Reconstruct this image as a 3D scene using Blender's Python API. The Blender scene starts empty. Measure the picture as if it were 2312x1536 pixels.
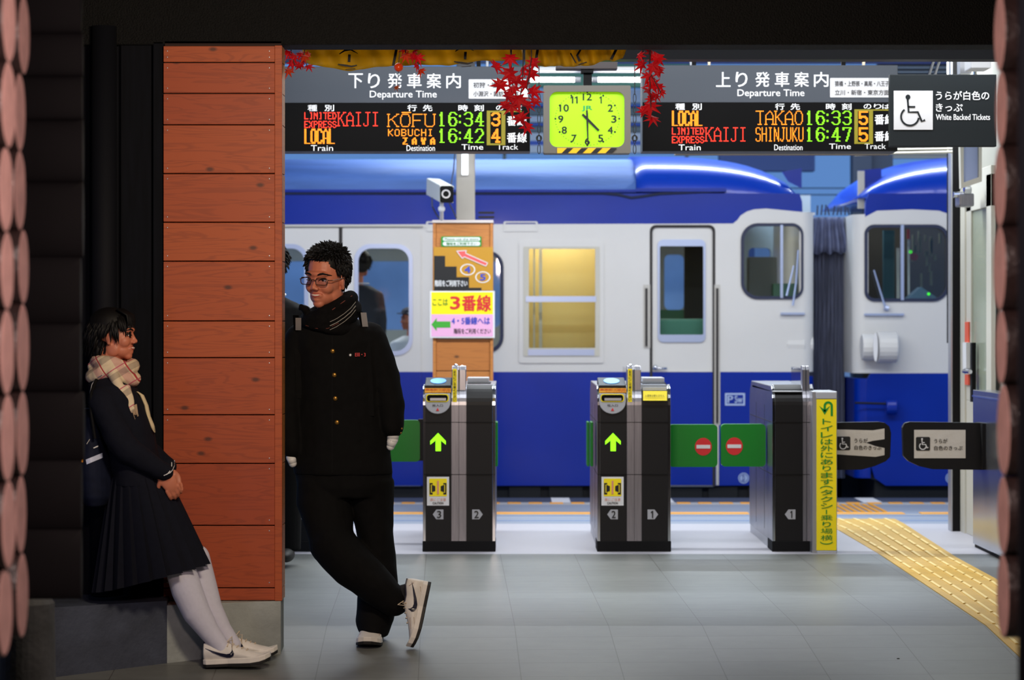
import bpy, bmesh, math, random
from mathutils import Vector, Matrix, Euler, noise
from mathutils.geometry import delaunay_2d_cdt
from mathutils.bvhtree import BVHTree
random.seed(7)
sc = bpy.context.scene
COL = sc.collection
# ---------------------------------------------------------------- camera
F = 5500.0; HX = 1156.0; HY = 740.0; CH = 1.314      # focal length in pixels, vanishing point, eye height
cam = bpy.data.objects.new('camera', bpy.data.cameras.new('camera')); COL.objects.link(cam)
cam.location = (0, 0, CH); cam.rotation_euler = (math.pi/2, 0, 0)
cam.data.sensor_width = 36; cam.data.lens = F/2312*36
cam.data.shift_x = 0; cam.data.shift_y = -(768-HY)/2312
cam.data.clip_end = 200
cam.data.dof.use_dof = True; cam.data.dof.focus_distance = 11.4; cam.data.dof.aperture_fstop = 3.2
sc.camera = cam
sc.view_settings.view_transform = 'Standard'; sc.view_settings.look = 'None'
sc.view_settings.exposure = 0.0; sc.view_settings.gamma = 1; sc.view_settings.use_curve_mapping = False
# ---------------------------------------------------------------- world: blue hour sky
w = bpy.data.worlds.new('world'); sc.world = w; w.use_nodes = True
w.node_tree.nodes['Background'].inputs[0].default_value = (0.15, 0.34, 0.78, 1)
w.node_tree.nodes['Background'].inputs[1].default_value = 0.72
YT_ = 19.3
def area(name, loc, tgt, sx, sy, power, col):
    l = bpy.data.lights.new(name, 'AREA'); l.shape = 'RECTANGLE'; l.size = sx; l.size_y = sy
    l.energy = power; l.color = col
    o = bpy.data.objects.new(name, l); COL.objects.link(o); o.location = loc
    d = Vector(tgt)-Vector(loc); o.rotation_euler = d.to_track_quat('-Z', 'Y').to_euler()
    return o
area('hall_lamp', (0.7, 11.75, 3.2), (0.7, 11.2, 0), 4.2, .3, 30, (.97, .98, 1))
area('hall_lamp', (0.8, 12.9, 3.2), (0.8, 13.7, 0), 4.6, .35, 78, (.95, .97, 1))
area('hall_lamp', (1.0, 15.4, 3.18), (1.0, 15.4, 0), 6.0, .35, 230, (.92, .97, 1))
area('platform_lamp', (0.5, 17.6, 3.22), (0.5, 19.4, 1.0), 9.0, .3, 62, (.97, .98, 1))
area('track_lamp', (1.6, 20.9, 4.3), (1.6, 20.6, 0), 6.0, .25, 290, (.8, .92, 1))
area('porch_lamp', (-0.3, 7.6, 2.5), (-1.0, 10.6, 1.3), .5, .3, 56, (1, .82, .60))
area('car_lamp', ((1265-1156)/5500*YT_, YT_+.28, 2.31), ((1265-1156)/5500*YT_, YT_+.45, 0), .5, .15, 9, (1, .93, .8))
area('side_lamp', (-2.7, 8.4, .9), (-1.3, 10.3, .2), .3, .5, 3.2, (.42, .55, 1))
area('porch_lamp', (-0.2, 4.4, 2.2), (0.0, 6.2, .8), .5, .3, 54, (1, .74, .68))
area('car_lamp', (-.6, YT_+1.2, 2.33), (-.6, YT_+1.2, 0), 5.0, .3, 55, (1, .95, .86))
area('car_lamp', (3.4, YT_+.9, 2.33), (3.4, YT_+.9, 0), 1.2, .3, 5, (1, .95, .86))
# ---------------------------------------------------------------- helpers
def s2l(v): v /= 255.0; return v/12.92 if v <= .04045 else ((v+.055)/1.055)**2.4
def rgb(r, g, b): return (s2l(r), s2l(g), s2l(b), 1)
def W(px, py, Y): return Vector(((px-HX)/F*Y, Y, CH-(py-HY)/F*Y))
def X_(px, Y): return (px-HX)/F*Y
def Z_(py, Y): return CH-(py-HY)/F*Y
MATS = {}
def mat(name, col, rough=.6, metal=0, emit=0, var=0, vscale=20, bump=0, bscale=80, spec=None, coat=0, alpha=1, trans=0, stretch=None, ecol=None):
    if name in MATS: return MATS[name]
    m = bpy.data.materials.new(name); m.use_nodes = True; nt = m.node_tree; b = nt.nodes['Principled BSDF']
    b.inputs['Base Color'].default_value = col; b.inputs['Roughness'].default_value = rough; b.inputs['Metallic'].default_value = metal
    if spec is not None: b.inputs['Specular IOR Level'].default_value = spec
    if coat: b.inputs['Coat Weight'].default_value = coat; b.inputs['Coat Roughness'].default_value = .08
    if emit: b.inputs['Emission Color'].default_value = ecol or col; b.inputs['Emission Strength'].default_value = emit
    if trans: b.inputs['Transmission Weight'].default_value = trans
    if alpha < 1: b.inputs['Alpha'].default_value = alpha
    if var or bump:
        tc = nt.nodes.new('ShaderNodeTexCoord'); mp = nt.nodes.new('ShaderNodeMapping')
        nt.links.new(tc.outputs['Object'], mp.inputs[0])
        if stretch: mp.inputs['Scale'].default_value = stretch
    if var:
        n = nt.nodes.new('ShaderNodeTexNoise'); n.inputs['Scale'].default_value = vscale; n.inputs['Detail'].default_value = 5
        nt.links.new(mp.outputs[0], n.inputs['Vector'])
        r = nt.nodes.new('ShaderNodeMapRange'); r.inputs[1].default_value = .3; r.inputs[2].default_value = .7
        r.inputs[3].default_value = 1-var; r.inputs[4].default_value = 1+var
        nt.links.new(n.outputs[0], r.inputs[0])
        v = nt.nodes.new('ShaderNodeVectorMath'); v.operation = 'SCALE'; v.inputs[0].default_value = col[:3]
        nt.links.new(r.outputs[0], v.inputs['Scale']); nt.links.new(v.outputs[0], b.inputs['Base Color'])
    if bump:
        n2 = nt.nodes.new('ShaderNodeTexNoise'); n2.inputs['Scale'].default_value = bscale; n2.inputs['Detail'].default_value = 4
        nt.links.new(mp.outputs[0], n2.inputs['Vector'])
        bp = nt.nodes.new('ShaderNodeBump'); bp.inputs['Strength'].default_value = bump; bp.inputs['Distance'].default_value = .01
        nt.links.new(n2.outputs[0], bp.inputs['Height']); nt.links.new(bp.outputs[0], b.inputs['Normal'])
    MATS[name] = m; return m
class MB:
    def __init__(s): s.v = []; s.f = []; s.m = []
    def add(s, vs, fs, mi=0):
        o = len(s.v); s.v += [tuple(p) for p in vs]; s.f += [tuple(i+o for i in f) for f in fs]; s.m += [mi]*len(fs); return s
    def box(s, x0, x1, y0, y1, z0, z1, mi=0):
        x0, x1 = sorted((x0, x1)); y0, y1 = sorted((y0, y1)); z0, z1 = sorted((z0, z1))
        vs = [(x, y, z) for z in (z0, z1) for y in (y0, y1) for x in (x0, x1)]
        return s.add(vs, [(0, 2, 3, 1), (4, 5, 7, 6), (0, 1, 5, 4), (2, 6, 7, 3), (0, 4, 6, 2), (1, 3, 7, 5)], mi)
    def pbox(s, a, b, c, d, yf, yb, mi=0):      # a,b .. c,d = image box as measured on the plane yf
        return s.box(X_(a, yf), X_(c, yf), yf, yb, Z_(d, yf), Z_(b, yf), mi)
    def loft(s, rings, mi=0, cap=True, n=None):
        n = len(rings[0]); vs = [p for r in rings for p in r]; fs = []
        for k in range(len(rings)-1):
            for i in range(n):
                j = (i+1) % n; fs.append((k*n+i, k*n+j, (k+1)*n+j, (k+1)*n+i))
        if cap: fs.append(tuple(range(n-1, -1, -1))); fs.append(tuple((len(rings)-1)*n+i for i in range(n)))
        return s.add(vs, fs, mi)
    def tube(s, pts, r, n=8, mi=0, flat=None):
        pts = [Vector(p) for p in pts]; rs = r if isinstance(r, (list, tuple)) else [r]*len(pts)
        rings = []; prev = None
        for i, p in enumerate(pts):
            t = (pts[min(i+1, len(pts)-1)]-pts[max(i-1, 0)]).normalized()
            if prev is None:
                a = Vector((0, 0, 1)) if abs(t.z) < .9 else Vector((0, 1, 0)); u = t.cross(a).normalized()
            else: u = (prev-t*prev.dot(t)).normalized()
            prev = u; v = t.cross(u)
            rings.append([p+u*rs[i]*math.cos(k*2*math.pi/n)+v*rs[i]*math.sin(k*2*math.pi/n) for k in range(n)])
        return s.loft(rings, mi)
    def ell(s, c, r, rot=None, n=16, m=10, mi=0):
        c = Vector(c); r = (r, r, r) if not isinstance(r, (tuple, list)) else r
        R = rot if isinstance(rot, Matrix) else (Euler(rot).to_matrix() if rot else Matrix.Identity(3))
        vs = [c+R@Vector((0, 0, -r[2]))]
        for i in range(1, m):
            t = -math.pi/2+math.pi*i/m
            for k in range(n):
                a = 2*math.pi*k/n; vs.append(c+R@Vector((r[0]*math.cos(t)*math.cos(a), r[1]*math.cos(t)*math.sin(a), r[2]*math.sin(t))))
        vs.append(c+R@Vector((0, 0, r[2]))); fs = [(0, 1+(k+1) % n, 1+k) for k in range(n)]
        for i in range(m-2):
            for k in range(n): fs.append((1+i*n+k, 1+i*n+(k+1) % n, 1+(i+1)*n+(k+1) % n, 1+(i+1)*n+k))
        L = len(vs)-1; fs += [(L, 1+(m-2)*n+k, 1+(m-2)*n+(k+1) % n) for k in range(n)]
        return s.add(vs, fs, mi)
    def chain(s, pts, rs, n=14, mi=0):           # rounded tapered limb
        for i in range(len(pts)-1):
            s.tube([pts[i], pts[i+1]], [rs[i], rs[i+1]], n, mi)
        for p, r in zip(pts, rs): s.ell(p, r, n=n, m=8, mi=mi)
        return s
    def prism(s, poly, y0, y1, mi=0):            # poly: (x,z) world, extruded in y
        n = len(poly); vs = [(x, y0, z) for x, z in poly]+[(x, y1, z) for x, z in poly]
        ar = sum(poly[i][0]*poly[(i+1) % n][1]-poly[(i+1) % n][0]*poly[i][1] for i in range(n))
        fs = [tuple(range(n)), tuple(range(2*n-1, n-1, -1))]+[(i, i+n, (i+1) % n+n, (i+1) % n) for i in range(n)]
        if ar < 0: fs = [tuple(reversed(f)) for f in fs]
        return s.add(vs, fs, mi)
    def pprism(s, poly, yf, yb, mi=0): return s.prism([(X_(a, yf), Z_(b, yf)) for a, b in poly], yf, yb, mi)
    def xprism(s, poly, x0, x1, mi=0):           # poly: (y,z) extruded in x
        n = len(poly); vs = [(x0, y, z) for y, z in poly]+[(x1, y, z) for y, z in poly]
        return s.add(vs, [tuple(range(n)), tuple(range(2*n-1, n-1, -1))]+[(i, i+n, (i+1) % n+n, (i+1) % n) for i in range(n)], mi)
    def sheet(s, outer, holes, yf, yb, mi=0):    # px outlines on plane yf, real thickness
        loops = [[Vector((X_(a, yf), Z_(b, yf))) for a, b in L] for L in [outer]+list(holes)]
        vs = []; es = []
        for L in loops:
            o = len(vs); vs += L; es += [(o+i, o+(i+1) % len(L)) for i in range(len(L))]
        def inside(p, L):
            c = False
            for i in range(len(L)):
                a, b = L[i], L[i-1]
                if (a.y > p.y) != (b.y > p.y) and p.x < (b.x-a.x)*(p.y-a.y)/(b.y-a.y)+a.x: c = not c
            return c
        r = delaunay_2d_cdt(vs, es, [], 0, 1e-6); V = r[0]; fs = []
        for f in r[2]:
            c = sum((V[i] for i in f), Vector((0, 0)))/len(f)
            if inside(c, loops[0]) and not any(inside(c, L) for L in loops[1:]): fs.append(f)
        n = len(V); s.add([(v.x, yf, v.y) for v in V]+[(v.x, yb, v.y) for v in V], [tuple(f) for f in fs]+[tuple(i+n for i in reversed(f)) for f in fs], mi)
        for L in loops:
            m = len(L); s.add([(v.x, yf, v.y) for v in L]+[(v.x, yb, v.y) for v in L], [(i, (i+1) % m, (i+1) % m+m, i+m) for i in range(m)], mi)
        return s
    def text(s, body, a, b, c, d, yf, th=.002, bold=0, mi=0, raw=False):
        vs, fs = text_geo(body, 0)
        x0 = min(v[0] for v in vs); x1 = max(v[0] for v in vs); y0 = min(v[1] for v in vs); y1 = max(v[1] for v in vs)
        X0, X1, Z0, Z1 = (a, c, b, d) if raw else (X_(a, yf), X_(c, yf), Z_(d, yf), Z_(b, yf))
        q = [(X0+(v[0]-x0)/(x1-x0)*(X1-X0), Z0+(v[1]-y0)/(y1-y0)*(Z1-Z0)) for v in vs]
        n = len(q); e = bold*(Z1-Z0)*.75
        for ox, oz, th in (((0, 0, th),) if not bold else ((-e, e*.6, th), (e, e*.6, th+.0004), (0, -e*.8, th+.0008))):
            s.add([(x+ox, yf-th, z+oz) for x, z in q]+[(x+ox, yf, z+oz) for x, z in q], list(fs)+[tuple(i+n for i in reversed(f)) for f in fs], mi)
        return s
    def build(s, name, m, parent=None, smooth=False, bevel=0, seg=2, recalc=True, sub=0):
        me = bpy.data.meshes.new(name); me.from_pydata(s.v, [], s.f); me.update()
        ms = m if isinstance(m, (list, tuple)) else [m]
        for x in ms: me.materials.append(x)
        me.polygons.foreach_set('material_index', [min(i, len(ms)-1) for i in s.m])
        if recalc:
            bm = bmesh.new(); bm.from_mesh(me); bmesh.ops.recalc_face_normals(bm, faces=bm.faces); bm.to_mesh(me); bm.free()
        if smooth: me.polygons.foreach_set('use_smooth', [True]*len(me.polygons))
        o = bpy.data.objects.new(name, me); COL.objects.link(o)
        if parent: o.parent = parent; o.matrix_parent_inverse = Matrix.Translation(-parent.location)
        if bevel:
            bv = o.modifiers.new('bevel', 'BEVEL'); bv.width = bevel; bv.segments = seg; bv.limit_method = 'ANGLE'; bv.angle_limit = .7
        if sub:
            sb = o.modifiers.new('sub', 'SUBSURF'); sb.levels = sub; sb.render_levels = sub
        return o
TG = {}
def text_geo(body, bold=0):
    k = (body, bold)
    if k in TG: return TG[k]
    if body in ('1', '11'):      # drawn by hand: flag and stem
        vs = []; fs = []
        for n in range(len(body)):
            o = len(vs); d = n*.5; vs += [(.22+d, 0), (.36+d, 0), (.36+d, .72), (.26+d, .72), (.05+d, .60), (.05+d, .50), (.22+d, .58)]; fs.append(tuple(range(o, o+7)))
        TG[k] = (vs, fs); return TG[k]
    cu = bpy.data.curves.new('t', 'FONT'); cu.body = body; cu.size = 1; cu.offset = bold; cu.resolution_u = 3
    o = bpy.data.objects.new('t', cu); COL.objects.link(o)
    dg = bpy.context.evaluated_depsgraph_get(); e = o.evaluated_get(dg); me = e.to_mesh()
    vs = [tuple(v.co[:2]) for v in me.vertices]; fs = [tuple(p.vertices) for p in me.polygons]
    e.to_mesh_clear(); bpy.data.objects.remove(o); bpy.data.curves.remove(cu)
    if not vs: vs = [(0, 0), (1, 0), (1, 1)]; fs = [(0, 1, 2)]
    TG[k] = (vs, fs); return TG[k]
def blob(mb, voxel=.006, smooth=4, wob=0, wscale=6, seed=0):
    """fuse the overlapping closed shapes of mb into one continuous surface"""
    o = mb.build('tmp', []) ; me0 = o.data
    r = o.modifiers.new('r', 'REMESH'); r.mode = 'VOXEL'; r.voxel_size = voxel; r.adaptivity = 0
    if smooth:
        q = o.modifiers.new('s', 'SMOOTH'); q.factor = .5; q.iterations = smooth
    dg = bpy.context.evaluated_depsgraph_get(); e = o.evaluated_get(dg); me = e.to_mesh()
    out = MB(); vs = [v.co.copy() for v in me.vertices]
    if wob:
        for v, mv in zip(vs, me.vertices):
            n = mv.normal; d = noise.noise(Vector((v.x, v.y, v.z*.7))*wscale+Vector((seed, 0, 0)))+.5*noise.noise(v*wscale*2.3+Vector((0, seed, 0)))
            v += n*d*wob
    out.add(vs, [tuple(p.vertices) for p in me.polygons])
    e.to_mesh_clear(); bpy.data.objects.remove(o); bpy.data.meshes.remove(me0)
    return out
def bvh(mb): return BVHTree.FromPolygons([Vector(v) for v in mb.v], mb.f)
def rr(x0, y0, x1, y1, r, n=6):
    r = r if isinstance(r, (tuple, list)) else (r,)*4; P = []
    for (cx, cy, a, q) in ((x1-r[0], y0+r[0], -90, r[0]), (x1-r[1], y1-r[1], 0, r[1]), (x0+r[2], y1-r[2], 90, r[2]), (x0+r[3], y0+r[3], 180, r[3])):
        for i in range(n+1):
            t = math.radians(a+90*i/n); P.append((cx+q*math.cos(t), cy+q*math.sin(t)))
    return P
def circ(cx, cy, rx, ry=None, n=28): ry = ry or rx; return [(cx+rx*math.cos(2*math.pi*i/n), cy+ry*math.sin(2*math.pi*i/n)) for i in range(n)]
def empty(name, loc):
    o = bpy.data.objects.new(name, None); COL.objects.link(o); o.location = loc; o.empty_display_size = .1; return o
def tag(o, label, cat, group=None, kind=None):
    o['label'] = label; o['category'] = cat
    if group: o['group'] = group
    if kind: o['kind'] = kind
    return o
def thing(name, loc, label, cat, group=None): return tag(empty(name, loc), label, cat, group)
def struct(o): o['kind'] = 'structure'; return o
def lab(o, l): o['label'] = l; return o
def stroke(mb, pts, w, yf, th=.002, mi=0):       # painted brush line: px polyline, width list in px
    n = len(pts); ws = w if isinstance(w, (list, tuple)) else [w]*n; L = []; R = []
    for i in range(n):
        a = pts[max(i-1, 0)]; b = pts[min(i+1, n-1)]; dx, dy = b[0]-a[0], b[1]-a[1]; l = math.hypot(dx, dy) or 1
        nx, ny = -dy/l*ws[i]/2, dx/l*ws[i]/2; L.append((pts[i][0]+nx, pts[i][1]+ny)); R.append((pts[i][0]-nx, pts[i][1]-ny))
    for i in range(n-1): mb.pprism([L[i], L[i+1], R[i+1], R[i]], yf-th, yf, mi)
def arc(cx, cy, rx, ry, a0, a1, n=12): return [(cx+rx*math.cos(math.radians(a0+(a1-a0)*i/n)), cy+ry*math.sin(math.radians(a0+(a1-a0)*i/n))) for i in range(n+1)]
# ---------------------------------------------------------------- materials
M = dict(
 black=mat('black_panel', rgb(15, 16, 19), .45, spec=.3), matte=mat('matte_black', rgb(10, 10, 12), .7, spec=.2),
 steel=mat('brushed_steel', rgb(150, 150, 158), .32, .9, var=.12, vscale=6, stretch=(30, 1, 1)),
 chrome=mat('chrome', rgb(215, 218, 225), .12, 1), alu=mat('aluminium', rgb(180, 182, 188), .35, .7),
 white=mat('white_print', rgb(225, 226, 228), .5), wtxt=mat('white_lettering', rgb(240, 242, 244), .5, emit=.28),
 board=mat('sign_grey', rgb(66, 73, 83), .5), dark=mat('display_black', rgb(5, 5, 6), .6, spec=.12),
 signbk=mat('sign_charcoal', rgb(28, 34, 37), .6, spec=.25),
 ink=mat('black_ink', rgb(18, 18, 20), .6), yellow=mat('yellow_print', rgb(255, 232, 8), .5),
 redink=mat('red_ink', rgb(215, 40, 45), .5), blueink=mat('blue_ink', rgb(40, 70, 190), .5), greenink=mat('green_ink', rgb(10, 140, 40), .5),
 pinkp=mat('pink_print', rgb(235, 175, 215), .5), green=mat('green_plastic', rgb(10, 125, 35), .35),
 ledr=mat('led_red', rgb(255, 50, 30), .5, emit=1.35), ledo=mat('led_orange', rgb(255, 140, 15), .5, emit=1.2), ledg=mat('led_green', rgb(130, 225, 15), .5, emit=1.0),
 arrow=mat('arrow_light', rgb(140, 255, 20), .5, emit=1.3), clock=mat('clock_face', rgb(150, 215, 10), .5, emit=.62),
 tube=mat('fluorescent_tube', rgb(255, 255, 255), .5, emit=9),
 tblue=mat('train_blue', rgb(2, 42, 150), .3, coat=.12, spec=.3, var=.05, vscale=3), tblue_lit=mat('train_blue_sky_lit', rgb(6, 62, 188), .3, coat=.4, spec=.4),  # cab roof: train blue made lighter, sky reflection put into its colour
 tcream=mat('train_white', rgb(212, 212, 210), .35, var=.02, vscale=2),
 rubber=mat('window_rubber', rgb(22, 34, 66), .5), groove=mat('door_seal', rgb(40, 36, 36), .7), under=mat('underfloor_black', rgb(9, 10, 12), .8),
 cinside=mat('compartment_wall', rgb(205, 180, 110), .6), winfr=mat('window_frame_metal', rgb(176, 190, 222), .3, .4),
 
 concrete=mat('concrete', rgb(120, 124, 122), .8, var=.22, vscale=7, bump=.3, bscale=60),
 beam=mat('beam_black', rgb(9, 9, 10), .75, spec=.25, var=.2, vscale=30, bump=.9, bscale=120),
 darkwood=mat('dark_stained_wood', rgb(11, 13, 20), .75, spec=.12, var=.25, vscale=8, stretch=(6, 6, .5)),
 logbark=mat('log_dark_brown', rgb(46, 34, 33), .38, var=.3, vscale=14, bump=.5, bscale=40),
 logend=mat('log_cut_face', rgb(192, 150, 142), .75, var=.14, vscale=18),
 skin=mat('skin', rgb(196, 118, 90), .5, var=.04, vscale=20), hair=mat('black_hair', rgb(13, 11, 12), .6, spec=.25),
 navy=mat('navy_cloth', rgb(17, 19, 30), .85, var=.1, vscale=40, spec=.15), blackcloth=mat('black_wool', rgb(12, 12, 13), .85, var=.12, vscale=40, spec=.12),
 sock=mat('white_sock', rgb(208, 208, 225), .8, var=.03, vscale=60), shoe=mat('white_leather', rgb(226, 222, 216), .5, var=.05, vscale=30),
 shoe2=mat('shoe_mesh_beige', rgb(176, 160, 150), .7), sole=mat('dark_sole', rgb(24, 22, 22), .6), brass=mat('brass_button', rgb(150, 112, 50), .35, .8),
 lip=mat('lip', rgb(176, 78, 70), .5), tooth=mat('teeth', rgb(232, 222, 210), .4), eyew=mat('eye_white', rgb(225, 220, 215), .3),
  twig=mat('twig_brown', rgb(50, 30, 28), .7),
  tact=mat('tactile_yellow', rgb(196, 156, 62), .6, var=.08, vscale=9),
 tacto=mat('tactile_orange', rgb(232, 160, 50), .6), cream=mat('cream_paint', rgb(196, 194, 182), .5), post=mat('post_beige', rgb(160, 154, 146), .6, var=.06, vscale=6),
)
def glassm(name, tint, refl=.5):
    m = bpy.data.materials.new(name); m.use_nodes = True; nt = m.node_tree; N = nt.nodes; L = nt.links
    N.remove(N['Principled BSDF']); t = N.new('ShaderNodeBsdfTransparent'); t.inputs[0].default_value = tint; g = N.new('ShaderNodeBsdfGlossy'); g.inputs['Roughness'].default_value = .03
    fr = N.new('ShaderNodeFresnel'); fr.inputs[0].default_value = 1.45; mu = N.new('ShaderNodeMath'); mu.operation = 'MULTIPLY'; mu.inputs[1].default_value = refl*2; L.new(fr.outputs[0], mu.inputs[0])
    mx = N.new('ShaderNodeMixShader'); L.new(mu.outputs[0], mx.inputs[0]); L.new(t.outputs[0], mx.inputs[1]); L.new(g.outputs[0], mx.inputs[2]); L.new(mx.outputs[0], N['Material Output'].inputs[0]); return m
M['pane'] = glassm('window_glass', (.9, .95, .97, 1)); M['lensg'] = glassm('lens_glass', (.93, .93, .97, 1)); M['plate'] = glassm('clear_acrylic', (.8, .84, .9, 1), 1)
def thinm(name, col, f=.5, var=.15, vscale=9):     # thin cloth or leaf: lets part of the light through
    m = mat(name, col, .6, var=var, vscale=vscale); nt = m.node_tree; N = nt.nodes; L = nt.links; b = N['Principled BSDF']
    tr = N.new('ShaderNodeBsdfTranslucent'); tr.inputs[0].default_value = col; mx = N.new('ShaderNodeMixShader'); mx.inputs[0].default_value = f
    L.new(b.outputs[0], mx.inputs[1]); L.new(tr.outputs[0], mx.inputs[2]); L.new(mx.outputs[0], N['Material Output'].inputs[0]); return m
M['cloth'] = thinm('banner_yellow', rgb(214, 178, 40), .5, .05, 5); M['maple'] = thinm('maple_red', rgb(226, 20, 40)); M['mapleo'] = thinm('maple_orange', rgb(226, 76, 24))
def wood_mat(name, c1, c2, dark, sc_=(1.2, 1.2, 14), amount=1):
    m = bpy.data.materials.new(name); m.use_nodes = True; nt = m.node_tree; N = nt.nodes; L = nt.links; b = N['Principled BSDF']
    geo = N.new('ShaderNodeNewGeometry'); tc = N.new('ShaderNodeTexCoord'); mul = N.new('ShaderNodeMath'); mul.operation = 'MULTIPLY'; mul.inputs[1].default_value = 37
    L.new(geo.outputs['Random Per Island'], mul.inputs[0]); cb = N.new('ShaderNodeCombineXYZ'); L.new(mul.outputs[0], cb.inputs[0]); L.new(mul.outputs[0], cb.inputs[2])
    ad = N.new('ShaderNodeVectorMath'); L.new(tc.outputs['Object'], ad.inputs[0]); L.new(cb.outputs[0], ad.inputs[1])
    mp = N.new('ShaderNodeMapping'); mp.inputs['Scale'].default_value = sc_; L.new(ad.outputs[0], mp.inputs[0])
    wv = N.new('ShaderNodeTexNoise'); wv.inputs['Scale'].default_value = 1.3; wv.inputs['Detail'].default_value = 3; wv.inputs['Distortion'].default_value = .8; L.new(mp.outputs[0], wv.inputs['Vector'])
    sn = N.new('ShaderNodeMath'); sn.operation = 'MULTIPLY'; sn.inputs[1].default_value = 55; L.new(wv.outputs[0], sn.inputs[0])
    s2 = N.new('ShaderNodeMath'); s2.operation = 'SINE'; L.new(sn.outputs[0], s2.inputs[0])
    rp = N.new('ShaderNodeMapRange'); rp.inputs[1].default_value = .2; rp.inputs[2].default_value = 1; rp.inputs[3].default_value = 0; rp.inputs[4].default_value = .32*amount; L.new(s2.outputs[0], rp.inputs[0])
    m1 = N.new('ShaderNodeMix'); m1.data_type = 'RGBA'; m1.inputs[6].default_value = c1; m1.inputs[7].default_value = c2; L.new(geo.outputs['Random Per Island'], m1.inputs[0])
    m2 = N.new('ShaderNodeMix'); m2.data_type = 'RGBA'; m2.inputs[7].default_value = dark; L.new(m1.outputs[2], m2.inputs[6]); L.new(rp.outputs[0], m2.inputs[0])
    vo = N.new('ShaderNodeTexVoronoi'); vo.inputs['Scale'].default_value = 2.1; vo.voronoi_dimensions = '2D'; sx = N.new('ShaderNodeSeparateXYZ'); L.new(ad.outputs[0], sx.inputs[0]); zz = N.new('ShaderNodeMath'); zz.operation = 'MULTIPLY'; zz.inputs[1].default_value = 1.8; L.new(sx.outputs[2], zz.inputs[0]); cx = N.new('ShaderNodeCombineXYZ'); L.new(sx.outputs[0], cx.inputs[0]); L.new(zz.outputs[0], cx.inputs[1]); L.new(cx.outputs[0], vo.inputs['Vector'])
    rk = N.new('ShaderNodeMapRange'); rk.inputs[1].default_value = .050; rk.inputs[2].default_value = .018; rk.inputs[3].default_value = 0; rk.inputs[4].default_value = .75; L.new(vo.outputs['Distance'], rk.inputs[0])
    m3 = N.new('ShaderNodeMix'); m3.data_type = 'RGBA'; m3.inputs[7].default_value = (.02, .01, .008, 1); L.new(m2.outputs[2], m3.inputs[6]); L.new(rk.outputs[0], m3.inputs[0])
    L.new(m3.outputs[2], b.inputs['Base Color']); b.inputs['Roughness'].default_value = .55
    return m
M['wood'] = wood_mat('cedar_board', rgb(182, 86, 38), rgb(164, 68, 33), rgb(114, 44, 24))
M['wood2'] = wood_mat('varnished_pine', rgb(196, 128, 62), rgb(178, 108, 48), rgb(140, 80, 36))
def floor_mat():
    m = bpy.data.materials.new('floor_tiles'); m.use_nodes = True; nt = m.node_tree; N = nt.nodes; L = nt.links; b = N['Principled BSDF']
    tc = N.new('ShaderNodeTexCoord'); sp = N.new('ShaderNodeSeparateXYZ'); L.new(tc.outputs['Object'], sp.inputs[0])
    def mth(op, a, c=None, d=None):
        n = N.new('ShaderNodeMath'); n.operation = op
        for i, q in enumerate((a, c, d)):
            if q is None: continue
            if isinstance(q, (int, float)): n.inputs[i].default_value = q
            else: L.new(q, n.inputs[i])
        return n.outputs[0]
    t = .0267
    u = mth('ADD', sp.outputs[0], mth('MULTIPLY', mth('SUBTRACT', sp.outputs[1], 11.12), t))
    v = mth('SUBTRACT', mth('SUBTRACT', sp.outputs[1], 11.13), mth('MULTIPLY', sp.outputs[0], t))
    fu = mth('FRACT', mth('DIVIDE', mth('SUBTRACT', u, .0121), .4286)); fv = mth('FRACT', mth('DIVIDE', v, .239))
    du = mth('MULTIPLY', mth('SUBTRACT', .5, mth('ABSOLUTE', mth('SUBTRACT', fu, .5))), .4286)
    dv = mth('MULTIPLY', mth('SUBTRACT', .5, mth('ABSOLUTE', mth('SUBTRACT', fv, .5))), .239)
    j1 = mth('LESS_THAN', du, .0021); j2 = mth('LESS_THAN', dv, .0021); j = mth('MAXIMUM', j1, j2)
    iu = mth('FLOOR', mth('DIVIDE', mth('SUBTRACT', u, .0121), .4286)); iv = mth('FLOOR', mth('DIVIDE', v, .239))
    cb = N.new('ShaderNodeCombineXYZ'); L.new(iu, cb.inputs[0]); L.new(iv, cb.inputs[1])
    wn = N.new('ShaderNodeTexWhiteNoise'); L.new(cb.outputs[0], wn.inputs['Vector'])
    no = N.new('ShaderNodeTexNoise'); no.inputs['Scale'].default_value = 9; no.inputs['Detail'].default_value = 8; mp = N.new('ShaderNodeMapping'); mp.inputs['Scale'].default_value = (1, 1.6, 1); L.new(tc.outputs['Object'], mp.inputs[0]); L.new(mp.outputs[0], no.inputs['Vector'])
    n3 = N.new('ShaderNodeTexNoise'); n3.inputs['Scale'].default_value = 300; L.new(tc.outputs['Object'], n3.inputs['Vector'])
    k = mth('ADD', mth('MULTIPLY', wn.outputs['Value'], .10), mth('ADD', mth('MULTIPLY', no.outputs[0], .3), mth('ADD', .63, mth('MULTIPLY', n3.outputs[0], .2))))
    sv = N.new('ShaderNodeVectorMath'); sv.operation = 'SCALE'; sv.inputs[0].default_value = rgb(110, 112, 109)[:3]; L.new(k, sv.inputs['Scale'])
    mx = N.new('ShaderNodeMix'); mx.data_type = 'RGBA'; L.new(mth('MULTIPLY', j, .6), mx.inputs[0]); L.new(sv.outputs[0], mx.inputs[6]); mx.inputs[7].default_value = rgb(52, 44, 38)
    L.new(mx.outputs[2], b.inputs['Base Color']); b.inputs['Roughness'].default_value = .42
    return m
M['floor'] = floor_mat()
M['granite'] = mat('granite_slab', rgb(178, 176, 184), .5, var=.14, vscale=260)
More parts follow.
